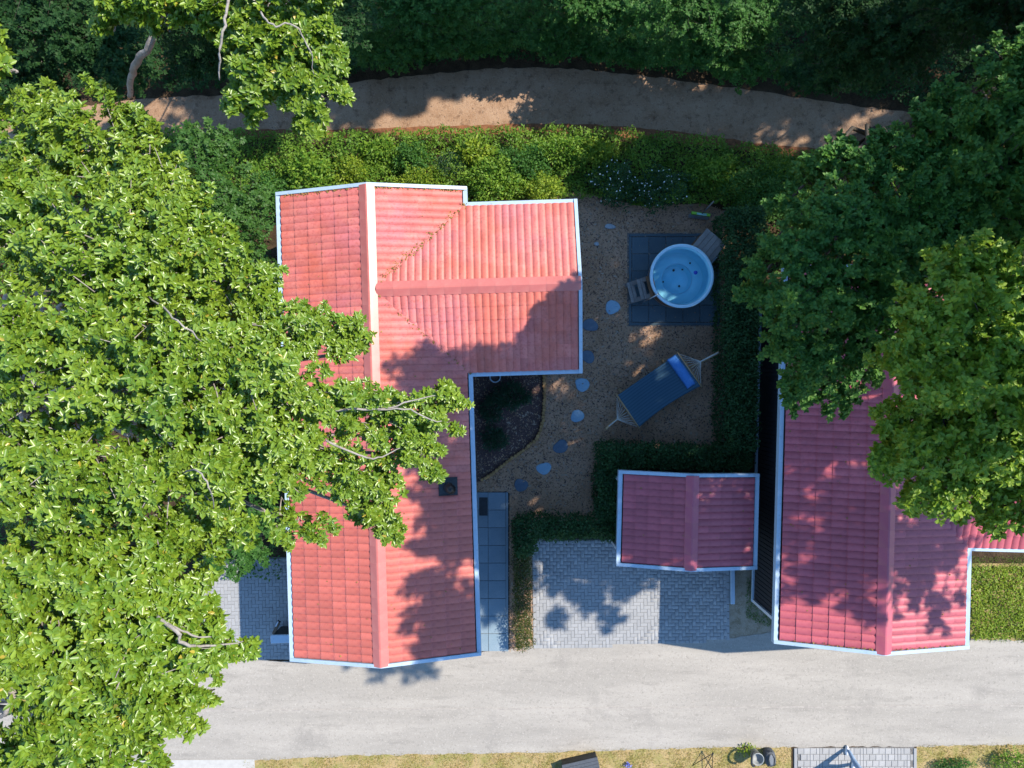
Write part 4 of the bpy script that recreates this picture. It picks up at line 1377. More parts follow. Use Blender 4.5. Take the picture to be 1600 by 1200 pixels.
def hedge(name, label, poly, h, n, size=0.075, m=None, m2=None, wob=0.10):
    """clipped hedge: leaf shell over top and sides, dark twiggy core"""
    m = m or M['leaf_hedge']
    cx = sum(p[0] for p in poly) / len(poly)
    cy = sum(p[1] for p in poly) / len(poly)
    t = empty(name, (cx, cy, 0), 0, label, 'hedge')
    nt = int(n * 0.55)
    Q = scatter(poly, nt)
    z = h * (1 + 0.10 * lump(Q[:, 0] * 2.2, Q[:, 1] * 2.2, 0.5)) * rng.uniform(0.86, 1.03, nt)
    P1 = np.stack([Q[:, 0], Q[:, 1], z], 1) + rng.normal(0, 0.035, (nt, 3))
    ns = n - nt
    per = [math.hypot(poly[(i + 1) % len(poly)][0] - poly[i][0], poly[(i + 1) % len(poly)][1] - poly[i][1]) for i in range(len(poly))]
    tot = sum(per)
    P2, N2 = [], []
    area = sum(poly[i][0] * poly[(i + 1) % len(poly)][1] - poly[(i + 1) % len(poly)][0] * poly[i][1] for i in range(len(poly)))
    so = 1 if area > 0 else -1
    for i, L_ in enumerate(per):
        k = int(ns * L_ / tot)
        a_, b_ = np.array(poly[i]), np.array(poly[(i + 1) % len(poly)])
        d_ = (b_ - a_) / max(L_, 1e-6)
        nn = np.array([d_[1], -d_[0]]) * so
        tt = rng.uniform(0, 1, k)[:, None]
        zz = rng.uniform(0.05, 1, k) ** 0.8 * h
        off = (wob * lump(tt[:, 0] * L_ * 2, zz * 2, 0.5) + rng.normal(0, 0.035, k))[:, None]
        xy = a_ + (b_ - a_) * tt + nn * off
        P2.append(np.column_stack([xy, zz]))
        N2.append(np.column_stack([np.tile(nn, (k, 1)), np.full(k, 0.5)]))
    P = np.vstack([P1] + P2)
    N = np.vstack([np.tile([0, 0, 1.0], (nt, 1))] + N2)
    nn_ = len(P)
    N = unit(N + rng.normal(0, 0.55, (nn_, 3)))
    D = unit(rng.normal(0, 1, (nn_, 3)) + N * 0.4)
    L_ = size * rng.uniform(0.65, 1.25, nn_)
    P = P - np.array([cx, cy, 0])
    link('foliage', leaf_mesh('foliage', P, D, N, L_, L_ * 0.6, rng.uniform(0, 1, nn_), m, 'diamond'), t)
    core = MB()
    pc = [(cx + (x - cx) * 1.0, cy + (y - cy) * 1.0) for x, y in poly]
    # inner twig mass a hand's breadth inside the leaves
    tw_ = MB()
    for _ in range(int(tot * 9)):
        q = scatter(poly, 1)[0]
        a1 = random.uniform(0, 6.28)
        tw_.tube([(q[0] - cx, q[1] - cy, 0), (q[0] - cx + 0.1 * math.cos(a1), q[1] - cy + 0.1 * math.sin(a1), h * 0.55), (q[0] - cx + 0.16 * math.cos(a1 + 1), q[1] - cy + 0.16 * math.sin(a1 + 1), h * 0.93)], [0.012, 0.008, 0.004], 4)
    tw_.build('stem', M['bark_dark'], t)
    return t


hedge('hedge', 'tall dark clipped hedge along the right side of the garden', pxs([(1128, 335), (1182, 335), (1170, 520), (1168, 700), (1128, 696)], 1.0), 1.75, 26000)
hedge('hedge', 'dark hedge running along the back of the shed', pxs([(936, 694), (1165, 700), (1165, 728), (975, 726), (936, 730)], 0.9), 1.45, 9500)
hedge('hedge', 'dark hedge between the wood chips and the side of the shed', pxs([(934, 732), (962, 732), (962, 808), (934, 808)], 0.9), 1.35, 5500)
hedge('hedge', 'dark clipped hedge along the upper edge of the parking bricks', pxs([(806, 810), (960, 810), (962, 836), (834, 838), (832, 862), (806, 862)], 0.9), 1.3, 8500)
hedge('low_hedge', 'narrow low hedge with a yellow-green sunlit end beside the parking bricks', pxs([(805, 866), (826, 866), (829, 1008), (808, 1012)], 0.4), 0.65, 5200, 0.05, leafmat('mixed_hedge_leaf', (0.03, 0.06, 0.015), (0.13, 0.14, 0.02)))


# chips, grass
def chips(name, poly, n, m, l0, l1, z, kind='stuff'):
    Q = scatter(poly, n)
    P = np.column_stack([Q, z + rng.uniform(0, 0.012, n)])
    D = unit(rng.normal(0, 1, (n, 3)) * np.array([1, 1, 0.16]))
    N = unit(rng.normal(0, 0.3, (n, 3)) + np.array([0, 0, 1]))
    L = rng.uniform(l0, l1, n)
    o = link(name, leaf_mesh(name, P, D, N, L, L * rng.uniform(0.22, 0.5, n), np.zeros(n), m, 'diamond', curl=0.0))
    return tag(o, kind=kind)


chips('wood_chips', garden_poly, 15000, M['chip'], 0.03, 0.085, 0.014)
chips('pale_wood_chips', garden_poly, 4200, M['chip_pale'], 0.04, 0.13, 0.018)
chips('dark_wood_chips', garden_poly, 9000, M['chip_dark'], 0.03, 0.09, 0.014)
chips('bark_mulch', bed_poly, 2600, M['chip_dark'], 0.02, 0.06, 0.02)
chips('leaf_litter', path_poly, 3200, M['chip_dark'], 0.015, 0.05, 0.014)
strip2 = pxs([(795, 860), (835, 845), (835, 1015), (796, 1018)])
chips('tan_wood_chips', strip2, 900, M['chip_pale'], 0.03, 0.07, 0.018)


def grass(name, poly, n, m, h, kind='stuff', dens=0.5):
    Q = scatter(poly, int(n * 1.6))
    keep = rng.uniform(0, 1, len(Q)) < dens + 0.55 * lump(Q[:, 0], Q[:, 1], 0.35)
    Q = Q[keep][:n]
    n = len(Q)
    P = np.column_stack([Q, np.full(n, 0.004)])
    D = unit(rng.normal(0, 0.75, (n, 3)) * np.array([1, 1, 0]) + np.array([0, 0, 0.8]))
    N = unit(np.cross(D, rng.normal(0, 1, (n, 3))))
    L = h * rng.uniform(0.5, 1.3, n)
    o = link(name, leaf_mesh(name, P, D, N, L, np.full(n, 0.012), rng.uniform(0, 1, n), m, 'diamond', curl=0.3))
    return tag(o, kind=kind)


vis_verge = pxs([(380, 1186), (560, 1178), (850, 1173), (1100, 1166), (1236, 1165), (1236, 1225), (380, 1225)])
grass('verge_grass', vis_verge, 17000, M['grass_dry'], 0.06)
vis_verge2 = pxs([(1434, 1164), (1640, 1161), (1640, 1225), (1434, 1225)])
grass('verge_grass', vis_verge2, 5200, M['grass_dry'], 0.06)
grass('lawn_grass', lawn_poly, 22000, M['grass'], 0.08, dens=0.9)
cover('lawn_weeds', pxs([(1515, 884), (1700, 884), (1700, 998), (1515, 996)]), 8000, 0.04, 0.2, 0.07, M['leaf_yellow'], 0.6, 0.5)
cover('weed_tufts', pxs([(1165, 900), (1205, 930), (1212, 985), (1165, 965)]), 900, 0.02, 0.1, 0.05, M['leaf_forest'], 0.4, 0.5)


# ------------------------------------------------------------------ trees
leaf_unit = {}


def unit_leaf(m, aspect):
    key = (m.name, aspect)
    if key not in leaf_unit:
        out = []
        for tn in (0.1, 0.35, 0.6, 0.82):
            one = np.array([[0.0, 0, 0]])
            out.append(leaf_mesh('leaf', one, np.array([[0, 1.0, 0]]), np.array([[0, 0, 1.0]]), np.array([1.0]), np.array([aspect]), np.array([tn]), m))
        leaf_unit[key] = out
    return leaf_unit[key]


def tree(name, label, base, blobs, leaf, size, m, nspray, per=16, nleaf=7, bark='bark', trunk_r=0.18, fork=None, cat='tree', group=None,
         aspect=0.55, singles=0, shape='full', flat=0.3, fill=0.25, spray_len=0.75, limb_r=0.036, extra=None, up=0.8, world_blobs=False, twigs=True):
    """blobs: (px, py, z, rx_px, ry_px, rz) lobes of the crown, placed by their real height z; sprays of leafy twigs stand on each lobe"""
    t = empty(name, (base[0], base[1], 0), 0, label, cat, group)
    off = np.array([base[0], base[1], 0.0])
    B = []
    for b in blobs:
        if world_blobs:
            B.append((np.array(b[:3], float), np.array(b[3:6], float)))
        else:
            s = (CAM_H - b[2]) / F
            c = at(b[0], b[1], b[2])
            B.append((np.array(c), np.array([b[3] * s, b[4] * s, b[5]])))
    areas = np.array([r[0] * r[1] for _, r in B])
    tot = areas.sum()
    CC = np.sum([c * a for (c, _), a in zip(B, areas)], axis=0) / tot
    Cs, As = [], []
    limbs = MB()
    fork_z = fork or CC[2] * 0.55
    tr = MB()
    tp = [(0, 0, 0), (0.05, 0.03, fork_z * 0.4), ((CC[0] - base[0]) * 0.15, (CC[1] - base[1]) * 0.15, fork_z)]
    tr.tube(tp, [trunk_r * 1.35, trunk_r, trunk_r * 0.8], 10)
    tr.build('trunk', M[bark], t, True)
    fk = np.array([base[0], base[1], 0]) + np.array(tp[2])
    for (c, r), a in zip(B, areas):
        k = max(3, int(nspray * a / tot))
        dv = unit(rng.normal(0, 1, (k, 3)) + np.array([0, 0, up]))
        rad = np.where(rng.uniform(0, 1, k) < fill, rng.uniform(0.2, 0.8, k), rng.uniform(0.75, 1.0, k))
        S = c + dv * r * rad[:, None]
        outd = unit((dv * r) * np.array([1, 1, 0.5]) + rng.normal(0, 0.25, (k, 3)) * r.mean() + (c - CC) * np.array([.35, .35, 0.1]))
        # limb to the lobe
        mid_ = fk * 0.45 + c * 0.55 + np.array([random.uniform(-.3, .3), random.uniform(-.3, .3), 0.25])
        cc = c - np.array([0, 0, r[2] * 0.5])
        limbs.tube([fk - off - [0, 0, 0.2], mid_ - off - [0, 0, r[2] * 0.6], cc - off], [limb_r * 1.7, limb_r * 1.1, limb_r * 0.6], 7)
        for i in range(k):
            # a spray: leafy twigs along an axis pointing outwards
            sl = spray_len * random.uniform(0.6, 1.2) * min(1.0, 0.25 + 0.9 * r[:2].mean())
            S[i] = S[i] - outd[i] * sl * 0.7
            m_ = per
            u_ = rng.uniform(0, 1, m_) ** 0.8
            axis = outd[i]
            sd = unit(np.cross(axis, [0, 0, 1.0])[None] + 1e-6)[0]
            upv = np.cross(sd, axis)
            wd = sl * 0.42 * (1 - u_ * 0.75)
            pts = S[i] + axis * (u_ * sl)[:, None] + sd * (rng.uniform(-1, 1, m_) * wd)[:, None] + upv * (rng.normal(0, flat * 0.3, m_) * sl * 0.5)[:, None]
            Cs.append(pts)
            As.append(unit(axis * 0.55 + upv * 0.75 + np.array([0, 0, 0.35]) + rng.normal(0, 0.35, (m_, 3))))
            if twigs and (i % 2 == 0):
                q = S[i] + axis * sl * 0.9
                b0 = c + (S[i] - c) * 0.25 - np.array([0, 0, 0.1])
                mm_ = (b0 + S[i]) / 2 + rng.normal(0, 0.06, 3)
                limbs.tube([b0 - off, mm_ - off, S[i] - off - [0, 0, .02], q - off - [0, 0, .02]], [limb_r * 0.42, limb_r * 0.3, limb_r * 0.2, 0.004], 5)
    for (pts, rads) in (extra or []):
        q_ = [Vector(p) - Vector(tuple(off)) for p in pts]
        fine, fr = [], []
        for i in range(len(q_) - 1):
            p0_, p1_, p2_, p3_ = q_[max(i - 1, 0)], q_[i], q_[i + 1], q_[min(i + 2, len(q_) - 1)]
            for k_ in range(5):
                t_ = k_ / 5
                w_ = 0.5 * (2 * p1_ + (p2_ - p0_) * t_ + (2 * p0_ - 5 * p1_ + 4 * p2_ - p3_) * t_ ** 2 + (3 * p1_ - p0_ - 3 * p2_ + p3_) * t_ ** 3)
                fine.append(w_ + Vector((random.gauss(0, .008), random.gauss(0, .008), random.gauss(0, .008))))
                fr.append((rads[i] + (rads[i + 1] - rads[i]) * t_) * random.uniform(0.9, 1.1))
        limbs.tube(fine + [q_[-1]], fr + [rads[-1]], 8)
    limbs.build('branch', M[bark], t, True)
    Cn = np.vstack(Cs)
    An = np.vstack(As)
    P, D, N, L, W = rosettes(Cn, An, nleaf, size, aspect=aspect)
    P = P - off
    n = len(P)
    tnt = np.clip(rng.beta(2, 2.6, n) * 0.86 + 0.12 * lump(P[:, 0], P[:, 1], 0.5), 0, 0.88)
    tnt[rng.uniform(0, 1, n) < 0.006] = 1.0
    sel = np.zeros(n, bool)
    if singles:
        Wp = P + off
        s = F / (CAM_H - Wp[:, 2])
        px = 800 + Wp[:, 0] * s
        py = 600 - Wp[:, 1] * s
        vis = (px > 5) & (px < 1595) & (py > 5) & (py < 1195)
        score = np.where(vis, L * s * np.abs(N[:, 2]), -1)
        idx = np.argsort(-score)[:singles]
        sel[idx] = True
        us = unit_leaf(m, aspect)
        for i in idx:
            d_ = Vector(D[i])
            s_ = d_.cross(Vector(N[i])).normalized()
            n_ = s_.cross(d_)
            mx = Matrix(((s_.x * L[i], d_.x * L[i], n_.x * L[i], P[i, 0]), (s_.y * L[i], d_.y * L[i], n_.y * L[i], P[i, 1]), (s_.z * L[i], d_.z * L[i], n_.z * L[i], P[i, 2]), (0, 0, 0, 1)))
            link('leaf', us[int(tnt[i] * 3.99) if tnt[i] < 0.9 else 3], t, mx)
    q = ~sel
    o = link('crown', leaf_mesh('crown', P[q], D[q], N[q], L[q], W[q], tnt[q], m, shape), t)
    tag(o, kind='stuff')
    return t


b1 = at(95, 640)
tree('beech_tree', 'big sunlit bright green tree spreading over the left slope of the red house', (at(40, 620, 6).x - 0.5, at(40, 620, 6).y), [
    (60, 230, 11.2, 90, 90, .7), (160, 240, 11.4, 100, 100, .8), (90, 160, 11.0, 40, 40, .4), (240, 300, 11.5, 80, 90, .7), (210, 190, 11.0, 50, 40, .4),
    (40, 360, 12.0, 120, 110, .9), (170, 400, 12.3, 130, 120, .9), (290, 400, 11.9, 100, 110, .8), (350, 440, 11.6, 90, 80, .7), (430, 520, 11.4, 90, 60, .6),
    (520, 525, 11.0, 60, 45, .5), (565, 545, 10.8, 28, 40, .4), (70, 560, 12.7, 140, 130, .9), (210, 580, 12.7, 140, 120, .9), (340, 590, 12.3, 120, 90, .8),
    (450, 610, 11.8, 100, 70, .6), (560, 640, 11.3, 80, 50, .5), (650, 645, 11.0, 60, 45, .5), (705, 625, 10.8, 32, 36, .4), (650, 715, 10.8, 48, 40, .4),
    (590, 745, 10.8, 50, 45, .4), (595, 815, 10.6, 38, 40, .4), (500, 720, 11.4, 80, 50, .5), (400, 730, 11.9, 110, 75, .7), (270, 740, 12.4, 120, 90, .8),
    (120, 740, 12.6, 130, 100, .9), (20, 720, 12.6, 80, 100, .8), (340, 820, 11.9, 110, 45, .6), (460, 825, 11.1, 60, 28, .3), (200, 840, 12.3, 110, 60, .7), (380, 690, 12.2, 90, 60, .6), (625, 685, 11.0, 56, 46, .45), (690, 655, 10.9, 46, 36, .4), (590, 795, 10.7, 44, 44, .4), (545, 760, 11.0, 40, 34, .35),
], 'leaf', 0.080, M['leaf_big'], 1060, per=16, nleaf=9, aspect=0.45, spray_len=0.6, trunk_r=0.26, fork=7.5, singles=300,
    extra=[([at(10, 668, 11.9), at(50, 685, 12.6), at(85, 705, 12.9), at(103, 728, 13.0), at(105, 752, 12.9), at(108, 790, 12.4)], [.065, .062, .06, .056, .05, .035]),
           ([at(300, 640, 12.0), at(420, 650, 11.9), at(520, 640, 11.8), at(590, 640, 11.7), at(640, 628, 11.6), at(680, 618, 11.5)], [.017, .016, .014, .012, .01, .005]),
           ([at(590, 640, 11.7), at(640, 640, 11.6), at(670, 655, 11.5), at(700, 660, 11.3)], [.011, .01, .008, .004]),
           ([at(510, 690, 11.8), at(560, 710, 11.6), at(590, 715, 11.5), at(625, 700, 11.4)], [.014, .012, .01, .005]),
           ([at(235, 465, 12.6), at(270, 495, 13.15), at(300, 520, 13.15), at(330, 548, 12.6)], [.011, .010, .009, .004]),
           ([at(275, 742, 12.6), at(308, 736, 13.1), at(328, 768, 13.1), at(335, 800, 12.5)], [.010, .009, .008, .004])])
tree('beech_tree', 'sunlit bright green tree overhanging the road in the lower left corner', (at(20, 1060, 5).x - 0.6, at(20, 1060, 5).y), [
    (40, 900, 12.4, 90, 70, .7), (150, 910, 12.6, 110, 80, .8), (260, 920, 12.2, 80, 70, .6), (60, 1010, 12.7, 110, 80, .8), (190, 1020, 12.7, 120, 80, .8),
    (285, 1010, 12.1, 70, 60, .5), (360, 1015, 11.7, 34, 22, .25), (392, 1015, 11.6, 16, 18, .15), (140, 1120, 12.5, 110, 80, .8), (250, 1090, 12.1, 80, 60, .6), (305, 1085, 11.8, 38, 26, .3),
    (215, 1160, 12.2, 60, 60, .6), (290, 950, 12, 60, 40, .4), (20, 1180, 12.3, 60, 40, .5), (100, 1190, 12.3, 80, 50, .5), (20, 1040, 12.6, 60, 50, .5),
], 'leaf', 0.088, M['leaf_big'], 460, per=16, nleaf=9, aspect=0.46, spray_len=0.6, trunk_r=0.22, fork=7.5, singles=300,
    extra=[([at(245, 965, 12.9), at(275, 985, 13.0), at(285, 1005, 12.9), at(320, 1010, 12.6), at(380, 1002, 12.2)], [.022, .02, .018, .014, .006]),
           ([at(262, 975, 12.9), at(300, 992, 12.8), at(330, 995, 12.6)], [.014, .012, .006]),
           ([at(5, 1060, 12.9), at(20, 1085, 13.1), at(12, 1110, 13.1), at(2, 1120, 13)], [.04, .034, .028, .02])])
tree('overhanging_tree', 'yellow-green leafy boughs hanging over the path from the upper left edge', (at(330, -150, 5).x, at(330, -150, 5).y), [
    (190, 12, 12.3, 50, 22, .3), (250, 15, 12.4, 60, 30, .4), (330, 20, 12.4, 60, 30, .4), (380, 50, 12.3, 45, 40, .4), (440, 60, 12.2, 50, 50, .4), (500, 70, 12.0, 40, 40, .4),
    (400, 110, 12.1, 40, 40, .35), (385, 160, 12.0, 35, 28, .3), (450, 120, 12.0, 45, 40, .35), (520, 100, 11.9, 28, 34, .3), (510, 150, 11.9, 34, 34, .3), (475, 180, 11.8, 24, 26, .25), (488, 210, 11.8, 14, 20, .15),
    (420, -30, 12.5, 120, 40, .5), (235, -40, 12.5, 90, 30, .4), (170, 40, 12.2, 26, 14, .2),
], 'leaf', 0.084, M['leaf_big'], 330, per=14, nleaf=9, aspect=0.46, trunk_r=0.2, fork=8, singles=300, fill=0.15, spray_len=0.5,
    extra=[([at(250, -40, 11.3), at(238, 60, 11.0), at(215, 95, 10.6), at(205, 120, 10.2), at(203, 150, 9.7)], [.055, .048, .05, .045, .04]),
           ([at(356, 0, 12.9), at(350, 40, 12.9), at(343, 85, 12.8), at(343, 125, 12.6)], [.016, .015, .013, .007]),
           ([at(408, 20, 12.9), at(425, 40, 12.9), at(460, 40, 12.8), at(485, 80, 12.6), at(490, 118, 12.4)], [.011, .01, .009, .007, .003])])
tree('overhanging_tree', 'small spray of yellow-green leaves reaching in at the far upper left edge', (at(-160, 60, 5).x, at(-160, 60, 5).y), [
    (-10, 60, 12.0, 30, 50, .3), (15, 105, 12.0, 22, 28, .25), (-40, 90, 12.2, 60, 60, .5)], 'leaf', 0.105, M['leaf_big'], 40, per=12, nleaf=7, trunk_r=0.15, fork=8, spray_len=0.45)
tree('understory_tree', 'small-leaved lower tree tucked between the big left tree and the house corner', (at(345, 330).x, at(345, 330).y), [
    (330, 240, 5.5, 60, 50, .8), (385, 330, 5.0, 50, 60, .8), (300, 300, 6.0, 60, 70, .9), (400, 420, 4.4, 35, 60, .8), (330, 380, 5.6, 70, 70, .9), (415, 850, 3, 10, 10, .3)][:5],
     'leaf', 0.085, M['leaf_small'], 230, per=14, nleaf=7, bark='bark_dark', trunk_r=0.1, fork=2.8, shape='diamond', spray_len=0.6)
tree('understory_tree', 'dark small tree squeezed against the left eave above the driveway', (at(415, 830).x, at(415, 830).y), [
    (400, 850, 2.6, 40, 36, .8), (360, 870, 3.2, 40, 36, .7), (420, 790, 2.4, 30, 60, .8)], 'leaf', 0.08, M['leaf_forest'], 90, per=14, nleaf=7, bark='bark_dark', trunk_r=0.07, fork=1.2, shape='diamond', spray_len=0.5)

# right-hand trees over the second house
tree('oak_tree', 'sunlit yellow-green tree over the ridge of the shaded house', (12.7, 2.6), [
    (1490, 430, 11.0, 70, 40, .5), (1450, 510, 11.1, 60, 50, .5), (1530, 480, 11.3, 90, 60, .6), (1590, 430, 11.4, 50, 50, .6), (1480, 590, 11.1, 80, 60, .6), (1570, 580, 11.4, 90, 80, .7), (1640, 560, 11.5, 80, 120, .8),
    (1430, 690, 10.7, 55, 45, .45), (1400, 655, 10.6, 34, 30, .3), (1390, 720, 10.5, 34, 30, .3), (1500, 690, 11.0, 80, 60, .6), (1590, 690, 11.2, 80, 70, .6), (1480, 760, 10.6, 70, 40, .45), (1570, 790, 10.6, 60, 40, .4), (1650, 750, 11, 70, 80, .6), (1430, 560, 11, 50, 50, .4), (1395, 560, 10.8, 26, 30, .3), (1410, 470, 10.9, 30, 24, .3), (1372, 712, 10.4, 20, 22, .25), (1420, 780, 10.3, 26, 18, .25), (1530, 400, 11.2, 60, 26, .4), (1600, 640, 11.9, 40, 40, .5), (1500, 620, 11.7, 50, 36, .4),
], 'leaf', 0.085, M['leaf_oak'], 700, per=16, nleaf=7, bark='bark_dark', trunk_r=0.24, fork=6.5, singles=300, spray_len=0.85)
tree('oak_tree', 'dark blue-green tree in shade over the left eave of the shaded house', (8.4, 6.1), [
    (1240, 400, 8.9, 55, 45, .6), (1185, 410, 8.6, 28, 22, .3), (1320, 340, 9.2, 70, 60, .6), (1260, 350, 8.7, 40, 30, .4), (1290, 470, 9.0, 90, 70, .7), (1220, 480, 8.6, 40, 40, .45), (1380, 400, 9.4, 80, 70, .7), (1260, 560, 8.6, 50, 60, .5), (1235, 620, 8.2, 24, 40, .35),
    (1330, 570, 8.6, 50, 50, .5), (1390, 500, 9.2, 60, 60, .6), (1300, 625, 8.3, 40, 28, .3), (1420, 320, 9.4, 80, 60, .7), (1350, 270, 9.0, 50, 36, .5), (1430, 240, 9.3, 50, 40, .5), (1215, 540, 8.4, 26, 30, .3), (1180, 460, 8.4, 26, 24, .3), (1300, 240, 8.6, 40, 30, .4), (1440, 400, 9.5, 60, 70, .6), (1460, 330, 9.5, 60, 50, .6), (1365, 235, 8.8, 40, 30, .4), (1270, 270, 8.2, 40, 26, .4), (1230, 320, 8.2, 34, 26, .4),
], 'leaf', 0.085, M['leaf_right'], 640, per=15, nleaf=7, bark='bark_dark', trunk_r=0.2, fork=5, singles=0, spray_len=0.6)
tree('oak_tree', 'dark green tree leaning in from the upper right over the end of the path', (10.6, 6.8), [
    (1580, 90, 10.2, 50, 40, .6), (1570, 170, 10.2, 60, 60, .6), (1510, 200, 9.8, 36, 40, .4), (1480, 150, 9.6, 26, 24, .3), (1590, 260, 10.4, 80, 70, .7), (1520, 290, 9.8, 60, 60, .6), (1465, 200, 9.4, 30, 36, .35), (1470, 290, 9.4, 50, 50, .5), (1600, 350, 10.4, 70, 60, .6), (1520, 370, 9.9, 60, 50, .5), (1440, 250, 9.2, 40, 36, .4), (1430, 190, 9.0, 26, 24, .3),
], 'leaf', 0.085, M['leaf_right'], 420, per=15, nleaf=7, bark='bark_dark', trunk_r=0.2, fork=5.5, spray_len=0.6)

# trees of the wood beyond the path
FOREST = [
    ('pale leafy crown in half sun beyond the path, above the wing of the house', 700, 20, 3.4, [(640, 20, 2.4, 90, 40, .8), (720, 0, 2.6, 90, 44, .9), (690, 60, 1.5, 80, 28, .5), (600, 80, 1.5, 70, 28, .6), (750, 68, 1.1, 60, 24, .4)], 'leaf_forest', 260),
    ('sun-flecked round crown beyond the path at the top centre edge', 900, 10, 3.6, [(890, -6, 2.4, 90, 44, .8), (960, 14, 2.2, 80, 40, .7), (840, 46, 1.5, 70, 30, .5), (900, 72, 0.9, 70, 24, .4), (985, 78, 1.0, 60, 26, .4)], 'leaf_forest', 270),
    ('mid green crown beyond the path where sunlight breaks through', 1100, 20, 3.4, [(1060, 20, 3.2, 80, 46, .9), (1130, 50, 2.8, 80, 44, .9), (1200, 20, 2.8, 80, 50, .8), (1080, 88, 1.9, 70, 26, .7), (1180, 108, 1.9, 80, 24, .6)], 'leaf_forest', 270),
    ('deeply shaded crown beyond the path near the upper right', 1340, 30, 5.5, [(1300, 20, 5.2, 90, 60, 1.0), (1400, 60, 5.5, 100, 70, 1.0), (1340, 100, 4.4, 70, 40, .7), (1290, 122, 2.4, 80, 26, .6)], 'leaf_shade', 240),
    ('darkest crown in the upper right corner behind the leaning tree', 1560, 0, 7.0, [(1520, 0, 7, 110, 60, 1.0), (1620, 60, 7, 90, 80, 1.0)], 'leaf_shade', 180),
    ('dark crown in the upper left corner behind the sunlit boughs', 70, 60, 6.0, [(60, 40, 5.8, 110, 70, 1.0), (170, 90, 5.2, 80, 60, .8), (40, 150, 5.0, 70, 50, .8)], 'leaf_shade', 240),
    ('shaded crown beyond the path behind the hanging boughs', 350, 10, 4.6, [(300, 20, 4.6, 90, 60, .9), (420, 60, 4.0, 90, 50, .8), (520, 30, 3.8, 80, 56, .9), (480, 98, 2.4, 80, 26, .7), (330, 90, 3.0, 80, 40, .7)], 'leaf_shade', 260),
]
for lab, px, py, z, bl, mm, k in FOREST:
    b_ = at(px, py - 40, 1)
    tree('forest_tree', lab, (b_.x, b_.y), bl, 'leaf', 0.085, M[mm], int(k * 1.7), per=14, nleaf=6, bark='bark_dark', trunk_r=0.08, limb_r=0.02, fork=z * 0.3, group='trees of the wood beyond the path', shape='diamond', spray_len=0.7)

